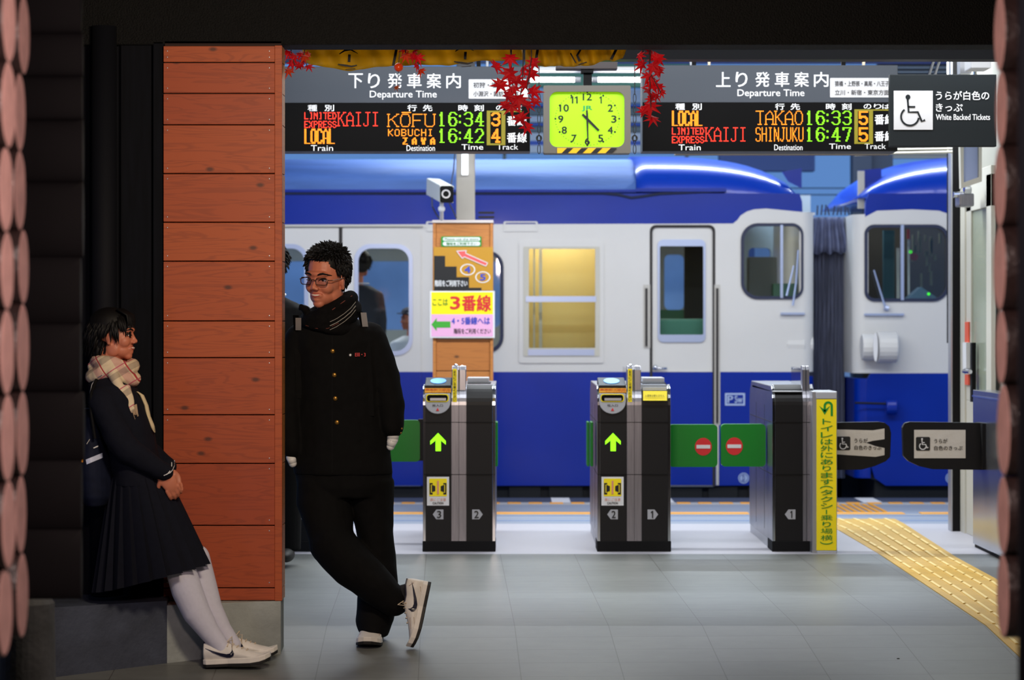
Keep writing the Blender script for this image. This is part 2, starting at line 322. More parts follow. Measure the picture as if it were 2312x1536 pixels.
# ================================================================ SETTING
def fz(Y): return 0.0 if Y >= 14.13 else (-.0158*(14.13-Y) if Y >= 11.12 else max(-.0476-.1035*(11.12-Y), -.37))
fl = MB(); ys = [16.31, 14.13, 11.12, 8.0, -2.5]
f2 = MB()
for a, b in zip(ys[1:], ys[2:]): f2.add([(-4, b, fz(b)), (6, b, fz(b)), (6, a, fz(a)), (-4, a, fz(a)), (-4, b, fz(b)-.15), (6, b, fz(b)-.15), (6, a, fz(a)-.15), (-4, a, fz(a)-.15)], [(0, 1, 2, 3), (7, 6, 5, 4), (0, 4, 5, 1), (2, 6, 7, 3), (1, 5, 6, 2), (3, 7, 4, 0)])
floor = struct(f2.build('floor', M['floor']))
struct(MB().box(-4, 6, 14.13, 16.31, -.15, 0).build('floor_granite', M['granite']))
M['plat'] = mat('platform_asphalt', rgb(132, 142, 160), .55, var=.1, vscale=3, stretch=(.4, 4, 1)); M['platd'] = mat('platform_edge_dark', rgb(62, 70, 86), .6)
struct(MB().box(-5, 6.5, 16.31, 18.28, -.3, 0).build('floor_platform', M['plat']))
struct(MB().box(-5, 6.5, 18.28, 18.8, -.3, 0).build('floor_platform_edge', M['platd']))
struct(MB().box(-5, 6.5, 16.55, 16.60, 0, .001).box(-5, 6.5, 16.98, 17.02, 0, .001).build('trim_1', mat('blue_grey_joint', rgb(90, 118, 165), .6)))
struct(MB().box(-8, 9, 18.8, 30, -1.2, -1.1).build('floor_track_bed', M['under']))
pm = MB()
for i in range(13): pm.box(-4.6+i*.78+.22, -4.6+i*.78+.36, 18.3, 18.78, 0, .002)
tag(pm.build('edge_marking', M['white']), 'row of short white marks painted on the dark platform edge', 'marking')
# warning tiles
dt = MB(); du = MB()
for i in range(66):
    x = -4.3+i*.158; du.box(x, x+.1, 18.12, 18.22, 0, .008)
for i in range(8):
    x = -3.72+i*1.095+.03; du.box(x, x+.98, 17.12, 17.26, 0, .007)
dq = MB()
for i in range(9):
    for k in range(11): y_ = 17.32+i*.085; x_ = (1835+((1173-7227/y_-740)*1.2 if 0 else 0)-HX)/F*17.0+.02+k*.052-.0*i; dq.box(x_, x_+.03, y_, y_+.04, .003, .008)
t_ = empty('warning_strip', (0, 17.2, 0)); tag(t_, 'yellow orange raised warning strips running along the platform beside the train', 'tactile paving')
dt.box(-4.4, 6.3, 17.04, 17.10, 0, .003).box(-4.4, 6.3, 18.05, 18.28, 0, .002).build('strip_base', mat('strip_base_grey', rgb(168, 168, 170), .6), t_)
dq.build('dome', M['tacto'], t_)['kind'] = 'stuff'
b_ = du.build('raised_bar', M['tacto'], t_, bevel=.004); b_['kind'] = 'stuff'
# tactile path: leads from platform to lower right
TP = [(16.9, 1.55), (14.13, 2.15), (11.12, 2.15), (9.6, 2.15)]
def tl(px, py):    # floor point under a pixel
    Y = 7227/(py-740)
    if Y < 14.13: Y = 8461/(py-653)
    if Y < 11.12: Y = 13827/(py-171)
    return X_(px, Y), Y
L_ = [tl(1835, 1173), tl(1895, 1199), tl(1998, 1261), tl(2134, 1352), tl(2225, 1414), tl(2330, 1512)]
R_ = [tl(2020, 1173), tl(2040, 1183), tl(2160, 1261), tl(2250, 1310), tl(2400, 1414), tl(2560, 1512)]
tp = empty('tactile_path', (2.1, 13, 0)); tag(tp, 'yellow tactile paving path running past the ticket gates to lower right', 'tactile paving')
pb = MB(); pr = MB()
def lerp(a, b, t): return (a[0]+(b[0]-a[0])*t, a[1]+(b[1]-a[1])*t)
for i in range(5):
    q = [L_[i], R_[i], R_[i+1], L_[i+1]]; vs = [(x, y, fz(y)+.0045) for x, y in q]
    pb.add(vs+[(x, y, z-.02) for x, y, z in vs], [(0, 1, 2, 3), (7, 6, 5, 4), (0, 4, 5, 1), (1, 5, 6, 2), (2, 6, 7, 3), (3, 7, 4, 0)])
    ns = max(2, int((L_[i][1]-L_[i+1][1])/.29))
    for k in range(ns):
        t0, t1 = (k+.06)/ns, (k+.94)/ns
        for c in range(5):
            cc = .12+c*.19
            def pt(t, cc): a = lerp(L_[i], L_[i+1], t); b = lerp(R_[i], R_[i+1], t); p = lerp(a, b, cc); return Vector((p[0], p[1], fz(p[1])+.0045))
            a0, a1 = pt(t0, cc-.02), pt(t0, cc+.02); b0, b1 = pt(t1, cc-.02), pt(t1, cc+.02); u = Vector((0, 0, .005))
            pr.add([a0, a1, b1, b0, a0+u, a1+u, b1+u, b0+u], [(4, 5, 6, 7), (0, 4, 7, 3), (1, 2, 6, 5), (0, 1, 5, 4), (3, 7, 6, 2)])
pb.build('paving_base', M['tact'], tp); r_ = pr.build('raised_bar', mat('tactile_ridge', rgb(236, 208, 130), .5), tp); r_['kind'] = 'stuff'
# ---- room shell
struct(MB().box(-4, 5, -2.5, 10.6, 3.3, 3.4).build('ceiling', M['matte']))
struct(MB().box(-4, 6.5, 10.8, 18.9, 3.36, 3.46).build('ceiling_hall', mat('hall_ceiling', rgb(70, 74, 84), .7)))
struct(MB().box(-3.4, -3.3, -2.5, 10.6, -.5, 3.3).build('wall_left', M['matte']))
struct(MB().box(3.9, 4.0, -2.5, 14.0, -.5, 3.3).build('wall_right', M['matte']))
struct(MB().box(-4, 5, -2.6, -2.5, -.5, 3.3).build('wall_back', M['matte']))
lint = MB().box(-3.4, 5, 10.60, 10.80, Z_(101, 10.6), 3.36)
struct(lint.build('trim_2', M['beam'], bevel=.006))
# upper dark beams in the hall
for i, (a, y0, y1, Y, nm) in enumerate([(1425, 113, 134, 12.6, 'beam'), ]):
    tag(MB().box(X_(1180, Y), X_(2400, Y), Y, Y+.12, Z_(y1, Y), Z_(y0, Y)+.25).build('roof_beam', mat('beam_slate', rgb(34, 36, 42), .6)), 'dark slate roof beam crossing above the right departure board', 'beam')
# ---- wood clad wall (front left)
Yw = 10.58; wf = MB(); lines = [103, 141, 211, 282, 392, 502, 590, 725, 808, 937, 1047, 1187, 1328, 1357]
for a, b in zip(lines, lines[1:]): wf.box(X_(369, Yw), X_(620.5, Yw), Yw, Yw+.02, Z_(b, Yw)+.0022, Z_(a, Yw)-.0022)
wall = struct(MB().box(X_(371, Yw), X_(634, Yw)-.0, Yw+.02, Yw+.135, Z_(1357, Yw), 2.56).build('wall_front_left', mat('groove_brown', rgb(40, 18, 12), .8)))
lab(wf.build('cladding_board', M['wood'], wall, bevel=.002), 'horizontal reddish cedar boards'); 
MB().box(X_(620.5, Yw), X_(637, Yw), Yw-.006, Yw+.02, Z_(1357, Yw), Z_(103, Yw)).build('corner_board', M['wood'], wall, bevel=.002)
sf = MB()
for a, b in zip(lines, lines[1:]): sf.box(X_(634, Yw), X_(636.6, Yw), Yw+.021, Yw+.14, Z_(b, Yw)+.0022, Z_(a, Yw)-.0022)
lab(sf.build('side_board', M['wood2'], wall), 'pale lit boards on the end of the wall')
nm = MB()
for a, b in zip(lines, lines[1:]):
    if b-a < 33: continue
    for xx in (378, 608):
        for yy in (a+12, b-12): nm.ell(W(xx, yy, Yw-.0005), (.003, .001, .003), n=8, m=4)
nm.build('nail', M['alu'], wall)['kind'] = 'stuff'
struct(MB().box(X_(371, Yw), X_(634, Yw), Yw+.01, Yw+.14, -.4, Z_(1357, Yw)).build('trim_3', M['concrete'], bevel=.004))
# dark boards behind the girl
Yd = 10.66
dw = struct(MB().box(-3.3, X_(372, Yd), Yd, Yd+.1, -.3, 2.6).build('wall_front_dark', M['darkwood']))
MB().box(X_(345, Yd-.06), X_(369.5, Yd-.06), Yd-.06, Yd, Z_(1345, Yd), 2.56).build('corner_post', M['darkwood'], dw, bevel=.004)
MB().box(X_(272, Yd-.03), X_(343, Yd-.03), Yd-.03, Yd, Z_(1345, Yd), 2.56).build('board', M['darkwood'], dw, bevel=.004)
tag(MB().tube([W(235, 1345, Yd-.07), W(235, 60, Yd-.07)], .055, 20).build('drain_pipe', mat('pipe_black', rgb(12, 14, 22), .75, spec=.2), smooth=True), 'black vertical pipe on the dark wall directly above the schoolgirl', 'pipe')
pl = [(-2.6, 9.95), (X_(126, 10.17), 10.17), (X_(376, 10.4), 10.41), (X_(376, 10.6), 10.7), (-2.6, 10.7)]
n_ = len(pl); zt = Z_(1352, 10.5)
struct(MB().add([(x, y, -.42) for x, y in pl]+[(x, y, zt if i != 2 else zt) for i, (x, y) in enumerate(pl)], [tuple(range(n_-1, -1, -1)), tuple(range(n_, 2*n_))]+[(i, (i+1) % n_, (i+1) % n_+n_, i+n_) for i in range(n_)]).build('trim_4', mat('plinth_dark', rgb(56, 62, 76), .75, var=.35, vscale=6, bump=.3, bscale=50)))
q3 = [(X_(376, 10.4), 10.41), (X_(461, 10.47), 10.49), (X_(634, 10.57), 10.575), (X_(634, 10.6), 10.7), (X_(376, 10.6), 10.7)]
struct(MB().add([(x, y, -.42) for x, y in q3]+[(x, y, Z_(1357, Yw)-.001) for x, y in q3], [(4, 3, 2, 1, 0), (5, 6, 7, 8, 9)]+[(i, (i+1) % 5, (i+1) % 5+5, i+5) for i in range(5)]).build('trim_11', mat('plinth_grey', rgb(150, 156, 154), .8, var=.2, vscale=6, bump=.3, bscale=50), bevel=.003))
# ---- log walls
M['logdark'] = mat('log_dark', rgb(16, 14, 17), .7, var=.2, vscale=5, spec=.2)
def logs(name, px, Y, bounds, side, length, faces, label, seed, wallname, fy=1.0):
    rnd = random.Random(seed); root = None
    for i, (a, b) in enumerate(zip(bounds, bounds[1:])):
        zc = (Z_(a, Y)+Z_(b, Y))/2; r = (Z_(a, Y)-Z_(b, Y))/2; x = X_(px, Y)+rnd.uniform(-.006, .006); ax = x; bx = x-side*length
        n = 28; R = []; mi = []
        for k in range(8):
            t = k/7; xx = ax+(bx-ax)*t; q = [r*(1+.03*noise.noise(Vector((xx*2, math.cos(j*.22)*2, i*3+seed)))) for j in range(n)]
            R.append([(xx, Y+fy*q[j]*math.cos(2*math.pi*j/n), zc+q[j]*1.015*math.sin(2*math.pi*j/n)) for j in range(n)])
        g = MB(); g.loft(R, 1)
        g.m[-2] = 0          # cap that carries the cut face
        o = g.build('log', [M['logend'] if faces else M['logdark'], M['logbark'] if faces else M['logdark']], root, bevel=.006)
        for p in o.data.polygons: p.use_smooth = len(p.vertices) == 4
        if root is None: root = o; o.name = wallname; struct(o)
        else: o.parent = root
    return root
logs('log', 18, 5.65, [-220, -45, 140, 333, 525, 700, 893, 1088, 1283, 1482], 1, 1.0, True, '', 1, 'wall_left_log_stack', .8)
logs('log', 51, 6.15, [-190, -8, 166, 341, 520, 686, 884, 1075, 1250, 1440], 1, .9, True, '', 2, 'wall_left_log_stack', .68)
logs('log', 187, 7.3, [-80, 75, 172, 271, 412, 580, 730, 885, 1040, 1195, 1352], 1, 1.0, False, '', 3, 'wall_left_log_stack', .2)
logs('log', 2260, 6.05, [-190, -15, 160, 330, 512, 700, 868, 1075, 1252, 1440], -1, 1.0, True, '', 4, 'wall_right_log_stack', .72)
struct(MB().tube([(X_(2352, 4.9), 4.9, -.37), (X_(2352, 4.9), 4.9, 3.3)], .047, 24).build('trim_5', M['darkwood'], smooth=True))
tag(MB().tube([(X_(62, 8.2), 8.2, -.37), (X_(62, 8.2), 8.2, Z_(1362, 8.2)), (X_(62, 8.2), 8.2, Z_(1345, 8.2))], [.1, .09, .07], 28).build('concrete_footing', mat('footing_dark', rgb(52, 54, 58), .8, var=.4, vscale=9, bump=.3, bscale=50), smooth=False, bevel=.01), 'round concrete footing under the dark log wall in the lower left', 'footing')
# ================================================================ BACKGROUND beyond the train
bg = MB(); Yb = 25
struct(MB().box(-7, 10, 26.5, 26.6, -.5, 2.3).build('wall_far', mat('far_hoarding_blue', rgb(172, 196, 226), .6, var=.2, vscale=1.5)))
def band(mb, y0, y1, Y=Yb, x0=1120, x1=1560): mb.pbox(x0, y0, x1, y1, Y, Y+.15)
cn = thing('platform_canopy', (X_(1340, Yb), Yb, 0), 'pale green and grey canopy of the far platform behind the hanging clock', 'canopy')
g1 = MB(); band(g1, 120, 196); g1.build('green_fascia', mat('canopy_green', rgb(150, 190, 130), .6), cn)
g2 = MB(); [band(g2, a, b) for a, b in ((202, 232), (262, 276), (300, 318), (328, 345))]; g2.build('pale_rail', mat('canopy_white', rgb(205, 205, 200), .6), cn)
g3 = MB(); [band(g3, a, b) for a, b in ((236, 241), (279, 284), (318, 328))]; g3.build('blue_rail', mat('canopy_blue', rgb(60, 90, 170), .6), cn)
g4 = MB(); [band(g4, a, b) for a, b in ((244, 260), (286, 298))]; g4.build('grey_rail', mat('canopy_grey', rgb(110, 118, 110), .6), cn)
for x in (1135, 1548):
    MB().box(X_(x, Yb), X_(x+8, Yb), Yb+.05, Yb+.15, -1.1, Z_(120, Yb)).build('post', mat('canopy_grey', rgb(110, 118, 110), .6), cn)
sh = thing('louvred_shelter', (3.9, 24, 0), 'brown and cream louvred shelter roof above the dark ticket sign, far platform', 'shelter')
g5 = MB()
for i, y in enumerate((150, 160, 170, 345, 352)): g5.pbox(1990, y, 2170, y+5, 24, 24.1)
g5.build('louvre', mat('louvre_cream', rgb(170, 160, 140), .6), sh)
MB().pbox(1985, 120, 2180, 345, 24.12, 24.3).build('louvre_frame', mat('louvre_brown', rgb(70, 58, 46), .7), sh)
MB().box(X_(2165, 24), X_(2176, 24), 24.05, 24.2, -1.1, Z_(120, 24)).build('post', mat('louvre_brown', rgb(70, 58, 46), .7), sh)
tag(MB().box(X_(1926, 23), X_(1968, 23), 23, 23.2, -1.1, Z_(330, 23)).box(X_(1968, 23), X_(2020, 23), 23.1, 23.2, 2.6, Z_(330, 23)).build('canopy_post', mat('slate_post', rgb(40, 50, 66), .6)), 'dark slate canopy post seen in the gap between the two rail cars', 'post')
g6 = MB().pbox(1625, 330, 1840, 386, 24, 24.2).box(X_(1690, 24), X_(1705, 24), 24.05, 24.15, -1.1, Z_(386, 24))
tag(g6.build('signal_gantry', mat('gantry_navy', rgb(36, 60, 110), .6)), 'dark navy gantry beam beyond the roof of the left rail car', 'gantry')
for i, (x, y, s) in enumerate([(1700, 360, .03), (1742, 372, .04), (1850, 426, .03), (1668, 352, .02)]):
    pass
tag(MB().tube([W(1780, 440, 24.5), W(1940, 440, 24.5)], .006, 6).tube([W(1560, 425, 24.5), W(1990, 425, 24.5)], .006, 6).build('overhead_wire', M['ink']), 'thin overhead wires crossing the blue sky between the rail cars', 'wire')
# strip light bars below right board
tag(MB().pbox(1525, 338, 2010, 349, 15.4, 15.5).box(X_(1600, 15.4), X_(1605, 15.4), 15.44, 15.46, Z_(338, 15.4), 3.36).box(X_(1950, 15.4), X_(1955, 15.4), 15.44, 15.46, Z_(338, 15.4), 3.36).build('conduit_bar', mat('bar_taupe', rgb(120, 108, 92), .5)), 'taupe metal bar under the right departure board', 'bar')
tag(MB().tube([W(1930, 350, 15.6), W(2010, 346, 15.6), W(2150, 343, 15.6)], .009, 8).tube([W(2005, 338, 15.6), W(2150, 336, 15.6)], .007, 8).tube([W(2140, 343, 15.6), (X_(2140, 15.6), 15.6, 3.36)], .006, 8).build('cable_run', M['cream']), 'pale cables strung below the dark white-backed-tickets sign', 'cable')
# ================================================================ FLUORESCENT FIXTURE
fx = thing('fluorescent_light', (X_(1325, 16.4), 16.4, Z_(160, 16.4)), 'bright white twin fluorescent light hanging behind the square clock', 'light')
MB().pbox(1010, 150, 1640, 158, 16.3, 16.5).build('housing', M['white'], fx, bevel=.01)
for a, b in ((1060, 1311), (1336, 1600)):
    t = MB().tube([W(a, 180, 16.4), W(b, 180, 16.4)], .017, 14).build('tube', M['tube'], fx, smooth=True)
    MB().tube([W(b-14 if a < 1200 else a, 180, 16.4), W(b if a < 1200 else a+14, 180, 16.4)], .019, 14).build('tube_cap', M['alu'], t)
for x in (1100, 1560): MB().tube([W(x, 150, 16.4), (X_(x, 16.4), 16.4, 3.36)], .01, 8).build('hanger', M['alu'], fx)
# ================================================================ TRAIN
YT = 19.3
def T(x, y): return (x, y)
BODYZ = (Z_(1100, YT), Z_(437, YT))
def car_side(root, x0, x1, holes_w, holes_b, topcurve=None):
    # white band, blue band with real openings, about 6 cm thick
    pass
def frame_ring(name, outer, inner, m, parent, yf, yb, label=None):
    o = MB().sheet(outer, [inner], yf, yb).build(name, m, parent)
    if label: o['label'] = label
    return o
# ---- left car
lc = thing('rail_car', (X_(1400, YT), YT, 0), 'blue and white commuter rail car left of the gangway, with passenger and cab doors', 'train')
dwin = rr(806, 556, 926, 797, 32); dwin0 = rr(560, 556, 690, 797, 32); pwin = rr(985, 571, 1130, 792, 30); swin = rr(1187, 560, 1351, 803, 3, 2)
cwin = rr(1677, 508, 1811, 672, (22, 22, 34, 34), 8); cdoor = rr(1471, 512, 1611, 1100, (12, 0.5, .5, 12), 4); cdw = rr(1489, 546, 1589, 768, 9, 4)
white_top = [(500, 508), (1655, 505)]+[(1660+5, 497), (1672, 487), (1686, 478), (1702, 473), (1730, 471), (1812, 479), (1812, 840)]
white = [(500, 840)]+white_top
MB().sheet(white, [dwin, dwin0, pwin, swin, cwin, rr(1471, 512, 1611, 841.5, (12, .5, .5, 12), 4)][:5]+[[(1471, 839.9), (1471, 524), (1483, 512), (1599, 512), (1611, 524), (1611, 839.9)]], YT, YT+.06).build('white_side', M['tcream'], lc)
MB().sheet([(500, 840), (1471, 840), (1471, 1097), (500, 1097)], [], YT, YT+.06).sheet([(1611, 840), (1800, 840), (1812, 850), (1808, 1070), (1790, 1095), (1611, 1097)], [], YT, YT+.06).build('blue_skirt', M['tblue'], lc)
upb = [(500, 508), (1655, 505), (1665, 497), (1672, 487), (1686, 478), (1702, 473), (1730, 471), (1812, 479), (1811, 455), (1805, 437), (500, 437)]
MB().sheet(upb, [], YT, YT+.06).build('upper_blue_band', M['tblue'], lc)
# cab front wall + rounded corner
def corner(sgn, px, y0, y1, mt, name, root, r=.1):
    x = X_(px, YT); R = []
    for z in (Z_(y1, YT), Z_(y0, YT)):
        q = [(x-sgn*.02, YT+.001)]+[(x+sgn*r*math.sin(a*math.pi/14), YT+r*(1-math.cos(a*math.pi/14))) for a in range(8)]+[(x+sgn*r, YT+2.6), (x+sgn*(r-.05), YT+2.6), (x+sgn*(r-.05), YT+r), (x-sgn*.02, YT+.06)]
        R.append([(a, b, z) for a, b in q])
    o = MB().loft(R).build(name, mt, root)
    return o
corner(1, 1811, 479, 840, M['tcream'], 'cab_end_white', lc); corner(1, 1811, 850, 1090, M['tblue'], 'cab_end_blue', lc)
# roof
ze = Z_(437, YT)
def roof(root, xs, name, m, top, smooth=True, inset=0):
    R = []
    for x, k, ins in xs:     # k = height factor, ins = inset of width
        R.append([(x, YT+.03+ins+(2.75-2*ins)*(.5-.5*math.cos(math.pi*i/18)), ze-.012+k*top*math.sin(math.pi*i/18)**.62) for i in range(19)]+[(x, YT+.03+ins+2.75-2*ins, ze-.02), (x, YT+.03+ins, ze-.02)])
    return MB().loft(R).build(name, m, root, smooth=smooth)
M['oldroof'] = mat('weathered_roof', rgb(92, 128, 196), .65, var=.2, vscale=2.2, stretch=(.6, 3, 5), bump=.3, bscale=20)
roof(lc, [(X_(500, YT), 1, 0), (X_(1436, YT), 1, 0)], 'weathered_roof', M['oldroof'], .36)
xs = []
for i in range(15):
    t = i/14; px = 1437+t*(1815-1437); xs.append((X_(px, YT), max(.02, (1-t**3.2))**.55 if t < 1 else .02, .22*t**4))
roof(lc, xs, 'cab_roof', M['tblue_lit'], .385)
# shoulder under the roof
MB().tube([W(500, 437, YT), W(1360, 437, YT), W(1395, 440, YT), W(1425, 447, YT), W(1450, 444, YT), W(1490, 438, YT), W(1640, 431, YT)], .012, 8).build('rain_gutter', M['rubber'], lc)
MB().pbox(500, 428, 1436, 434, YT-.02, YT+.1).pbox(1436, 425, 1640, 433, YT-.02, YT+.1).build('gutter_strip', M['tblue'], lc)
# interior
MB().pbox(480, 441, 1800, 446, YT+.08, YT+2.6).build('ceiling_panel', M['cinside'], lc)
MB().box(X_(480, YT), X_(1800, YT), YT+.1, YT+2.7, Z_(850, YT)-.35, Z_(850, YT)-.3).build('car_floor', M['under'], lc)
fy = YT+2.7
MB().sheet([(480, 441), (1830, 441), (1830, 1000), (480, 1000)], [rr(600, 590, 770, 740, 15), rr(800, 590, 985, 745, 15), rr(1010, 590, 1130, 740, 15), rr(1500, 575, 1545, 700, 12), rr(1690, 560, 1740, 650, 10)], fy, fy+.06).build('far_side_wall', mat('far_wall_inside', rgb(150, 160, 165), .6), lc)
MB().pbox(1160, 446, 1400, 900, YT+.55, YT+.6).build('toilet_wall', M['cinside'], lc)
MB().pbox(1160, 446, 1166, 900, YT+.07, YT+.55).pbox(1420, 446, 1426, 1000, YT+.07, fy).build('partition', M['cinside'], lc)
MB().pbox(1480, 700, 1640, 760, YT+1.2, YT+1.25).build('cab_desk', mat('cab_green', rgb(70, 120, 95), .6), lc)
dk = MB().pbox(1545, 500, 1665, 900, YT+1.0, YT+1.05)
dk.build('cab_bulkhead', mat('cab_dark', rgb(48, 44, 36), .7), lc)
MB().pbox(1485, 720, 1600, 770, YT+.12, YT+.3).build('cab_seat_back', mat('cab_green', rgb(70, 120, 95), .6), lc, bevel=.02)
MB().pbox(1690, 580, 1755, 690, YT+.8, YT+.95).build('instrument_cabinet', mat('cab_grey', rgb(110, 112, 108), .6), lc, bevel=.01)
MB().pbox(1745, 640, 1800, 690, YT+.7, YT+.9).build('control_stand', mat('cab_green', rgb(70, 120, 95), .6), lc, bevel=.01)
# passenger doors
def leaf(a, b, win, root):
    d = MB().sheet(rr(a, 516, b, 1098, (26 if b > 900 else 2, 1, 1, 2), 5), [win], YT-.012, YT-.001).build('passenger_door', M['tcream'], root)
    MB().sheet([(a, 840), (b, 840), (b, 1097), (a, 1097)], [], YT-.016, YT-.012).build('door_blue_lower', M['tblue'], d)
    x0 = min(p[0] for p in win); x1 = max(p[0] for p in win)
    o2 = rr(x0-6, 551, x1+6, 803, 36)
    MB().sheet(o2, [rr(x0+3, 561, x1-3, 793, 29)], YT-.022, YT+.01).build('window_frame', M['winfr'], d, bevel=.003)
    MB().sheet(rr(x0, 557, x1, 797, 30), [], YT+.02, YT+.026).build('pane', M['pane'], d)
leaf(773, 950, dwin, lc); leaf(560, 765, dwin0, lc)
MB().pbox(765, 514, 773, 1098, YT-.014, YT-.004).build('door_seal', M['groove'], lc)
MB().pbox(500, 509, 955, 512, YT-.03, YT-.002).build('door_rail', M['cream'], lc)
frame_ring('passenger_window', rr(979, 566, 1137, 797, 36), rr(987, 574, 1129, 789, 29), M['rubber'], lc, YT-.012, YT+.02)
MB().sheet(pwin, [], YT+.02, YT+.026).build('pane', M['pane'], lc)
# two part window
wn = frame_ring('sash_window', rr(1172, 546, 1363, 820, 4, 2), rr(1187, 560, 1351, 803, 2, 2), M['tcream'], lc, YT-.012, YT+.02, 'white framed two-part toilet window')
fw = MB().sheet(rr(1182, 557, 1354, 805, 2, 2), [rr(1194, 562, 1344, 786, 2, 2)], YT-.018, YT+.02); fw.build('sash_frame', M['cream'], wn)
MB().pbox(1187, 669, 1346, 682, YT-.024, YT).pbox(1192, 789, 1342, 803, YT-.022, YT).build('sash_bar', M['winfr'], wn)
MB().pbox(1194, 560, 1345, 790, YT+.012, YT+.018).build('pane', M['pane'], wn)
MB().pbox(1204, 563, 1208, 786, YT+.2, YT+.21).pbox(1217, 563, 1224, 786, YT+.3, YT+.31).build('inner_pipe', M['cream'], wn)
# cab door
cd = frame_ring('cab_door', cdoor, cdw, M['tcream'], lc, YT+.01, YT+.05)
MB().sheet([(1472, 840), (1610, 840), (1610, 1096), (1472, 1096)], [], YT+.004, YT+.01).build('door_blue_lower', M['tblue'], cd)
sg = MB().sheet(rr(1467, 508, 1615, 1099, (14, .5, .5, 14), 4), [rr(1473, 514, 1609, 1098, (11, .5, .5, 11), 4)], YT-.003, YT+.03).build('door_seal', M['groove'], cd)
MB().sheet(rr(1485, 541, 1593, 773, 12, 4), [rr(1490, 556, 1588, 756, 3, 3)], YT-.004, YT+.012).build('window_frame', M['winfr'], cd, bevel=.003)
MB().sheet(cdw, [], YT+.025, YT+.03).build('pane', M['pane'], cd)
MB().tube([W(1474, 832, YT-.03), W(1506, 832, YT-.03)], .009, 8).ell(W(1480, 830, YT-.02), .02, n=12, m=8).build('door_handle', M['chrome'], cd, smooth=True)
for a, b, c, d in ((1453, 643, 1468, 786), (1613, 643, 1626, 960)):
    h = MB().pbox(a, b, c, d, YT-.006, YT-.001).build('handrail', mat('rail_plate', rgb(190, 188, 182), .4), lc)
    MB().pbox(a+4, b+8, a+9, d-4, YT-.02, YT-.006).build('grip', M['groove'], h)
MB().pbox(1617, 960, 1623, 1096, YT-.012, YT-.001).build('handrail', mat('rail_plate', rgb(190, 188, 182), .4), lc)
# cab side window
cf = frame_ring('cab_window', rr(1673, 504, 1814, 676, (26, 26, 38, 38), 8), rr(1680, 511, 1809, 669, (20, 20, 32, 32), 8), M['rubber'], lc, YT-.014, YT+.02, 'rounded cab side window with dark rubber edge')
MB().pbox(1762, 508, 1768, 673, YT-.02, YT).build('mullion', M['winfr'], cf)
MB().sheet(cwin, [], YT+.02, YT+.026).build('pane', M['pane'], cf)
def wiper(pts, root):
    MB().tube([W(x, y, YT-.05) for x, y in pts], [.009, .007, .006][:len(pts)], 8).build('wiper', M['winfr'], root)
wiper([(1790, 690), (1797, 640), (1802, 565)], lc); wiper([(1776, 668), (1785, 630), (1792, 600)], lc)
# vents, roof fittings
vt = MB().pbox(1075, 468, 1122, 499, YT-.004, YT).build('vent', M['tblue'], lc)
MB().pbox(1080, 478, 1116, 483, YT-.006, YT-.003).pbox(1080, 488, 1116, 493, YT-.006, YT-.003).build('vent_slot', M['groove'], vt)
for a, c in ((962, 985), (1137, 1214)):
    MB().sheet(rr(a, 500, c, 523, 3, 2), [rr(a+4, 494.5 if False else 503, c-4, 518, 2, 2)], YT-.008, YT).build('marker_plate', M['tcream'], lc)
tm = MB().pbox(1637, 888, 1682, 916, YT-.004, YT-.001)
o = tm.build('side_mark', mat('mark_pale', rgb(170, 190, 225), .5), lc)
tt = MB(); tt.pbox(1641, 892, 1678, 912, YT-.005, YT-.004, 0); tt.build('mark_field', M['tblue'], o)
MB().text('P', 1643, 894, 1655, 910, YT-.005, bold=.03).text('Sw', 1659, 894, 1676, 910, YT-.005, bold=.03).build('lettering', mat('mark_pale', rgb(170, 190, 225), .5), o)
def roundmark(px, root, s):
    MB().sheet(circ(px, 1080, 12), [circ(px, 1080, 10)], YT-.004, YT-.001).sheet(circ(px, 1080, 8), [], YT-.004, YT-.001).build('round_mark', mat('mark_pale', rgb(170, 190, 225), .5), root)
    MB().text(s, px-3, 1074, px+3, 1086, YT-.005, bold=.03).build('lettering', M['tblue'], root)
roundmark(1679, lc, 'D')
# underfloor
MB().pbox(480, 1090, 1795, 1150, YT+.05, YT+2.6).build('underframe', M['under'], lc)
ub = MB(); rnd = random.Random(3)
for x in range(520, 1780, 90): ub.pbox(x, 1098, x+rnd.randint(40, 80), 1150+rnd.randint(0, 30), YT+.02, YT+.4)
ub.build('underfloor_equipment', M['under'], lc)
MB().pbox(1812, 480, 1840, 486, YT+.3, YT+.34).build('gutter_light', M['white'], lc)
# jumper box + barrel on cab corner
jb = MB(); jb.pbox(1797, 730, 1836, 747, YT+.2, YT+.4); jb.build('bracket_box', M['tcream'], lc, bevel=.006)
MB().tube([W(1772, 778, YT+.12), W(1815, 778, YT+.12)], .125, 22).tube([W(1815, 778, YT+.12), W(1834, 778, YT+.12)], .09, 18).build('air_drum', M['tcream'], lc, smooth=False, bevel=.01)
MB().pbox(1763, 706, 1817, 711, YT-.03, YT+.02).build('step_bar', M['winfr'], lc)
MB().sheet([(1766, 388), (1810, 380), (1810, 425), (1780, 410)], [], YT+.3, YT+.32).build('aerial_panel', M['tblue'], lc)
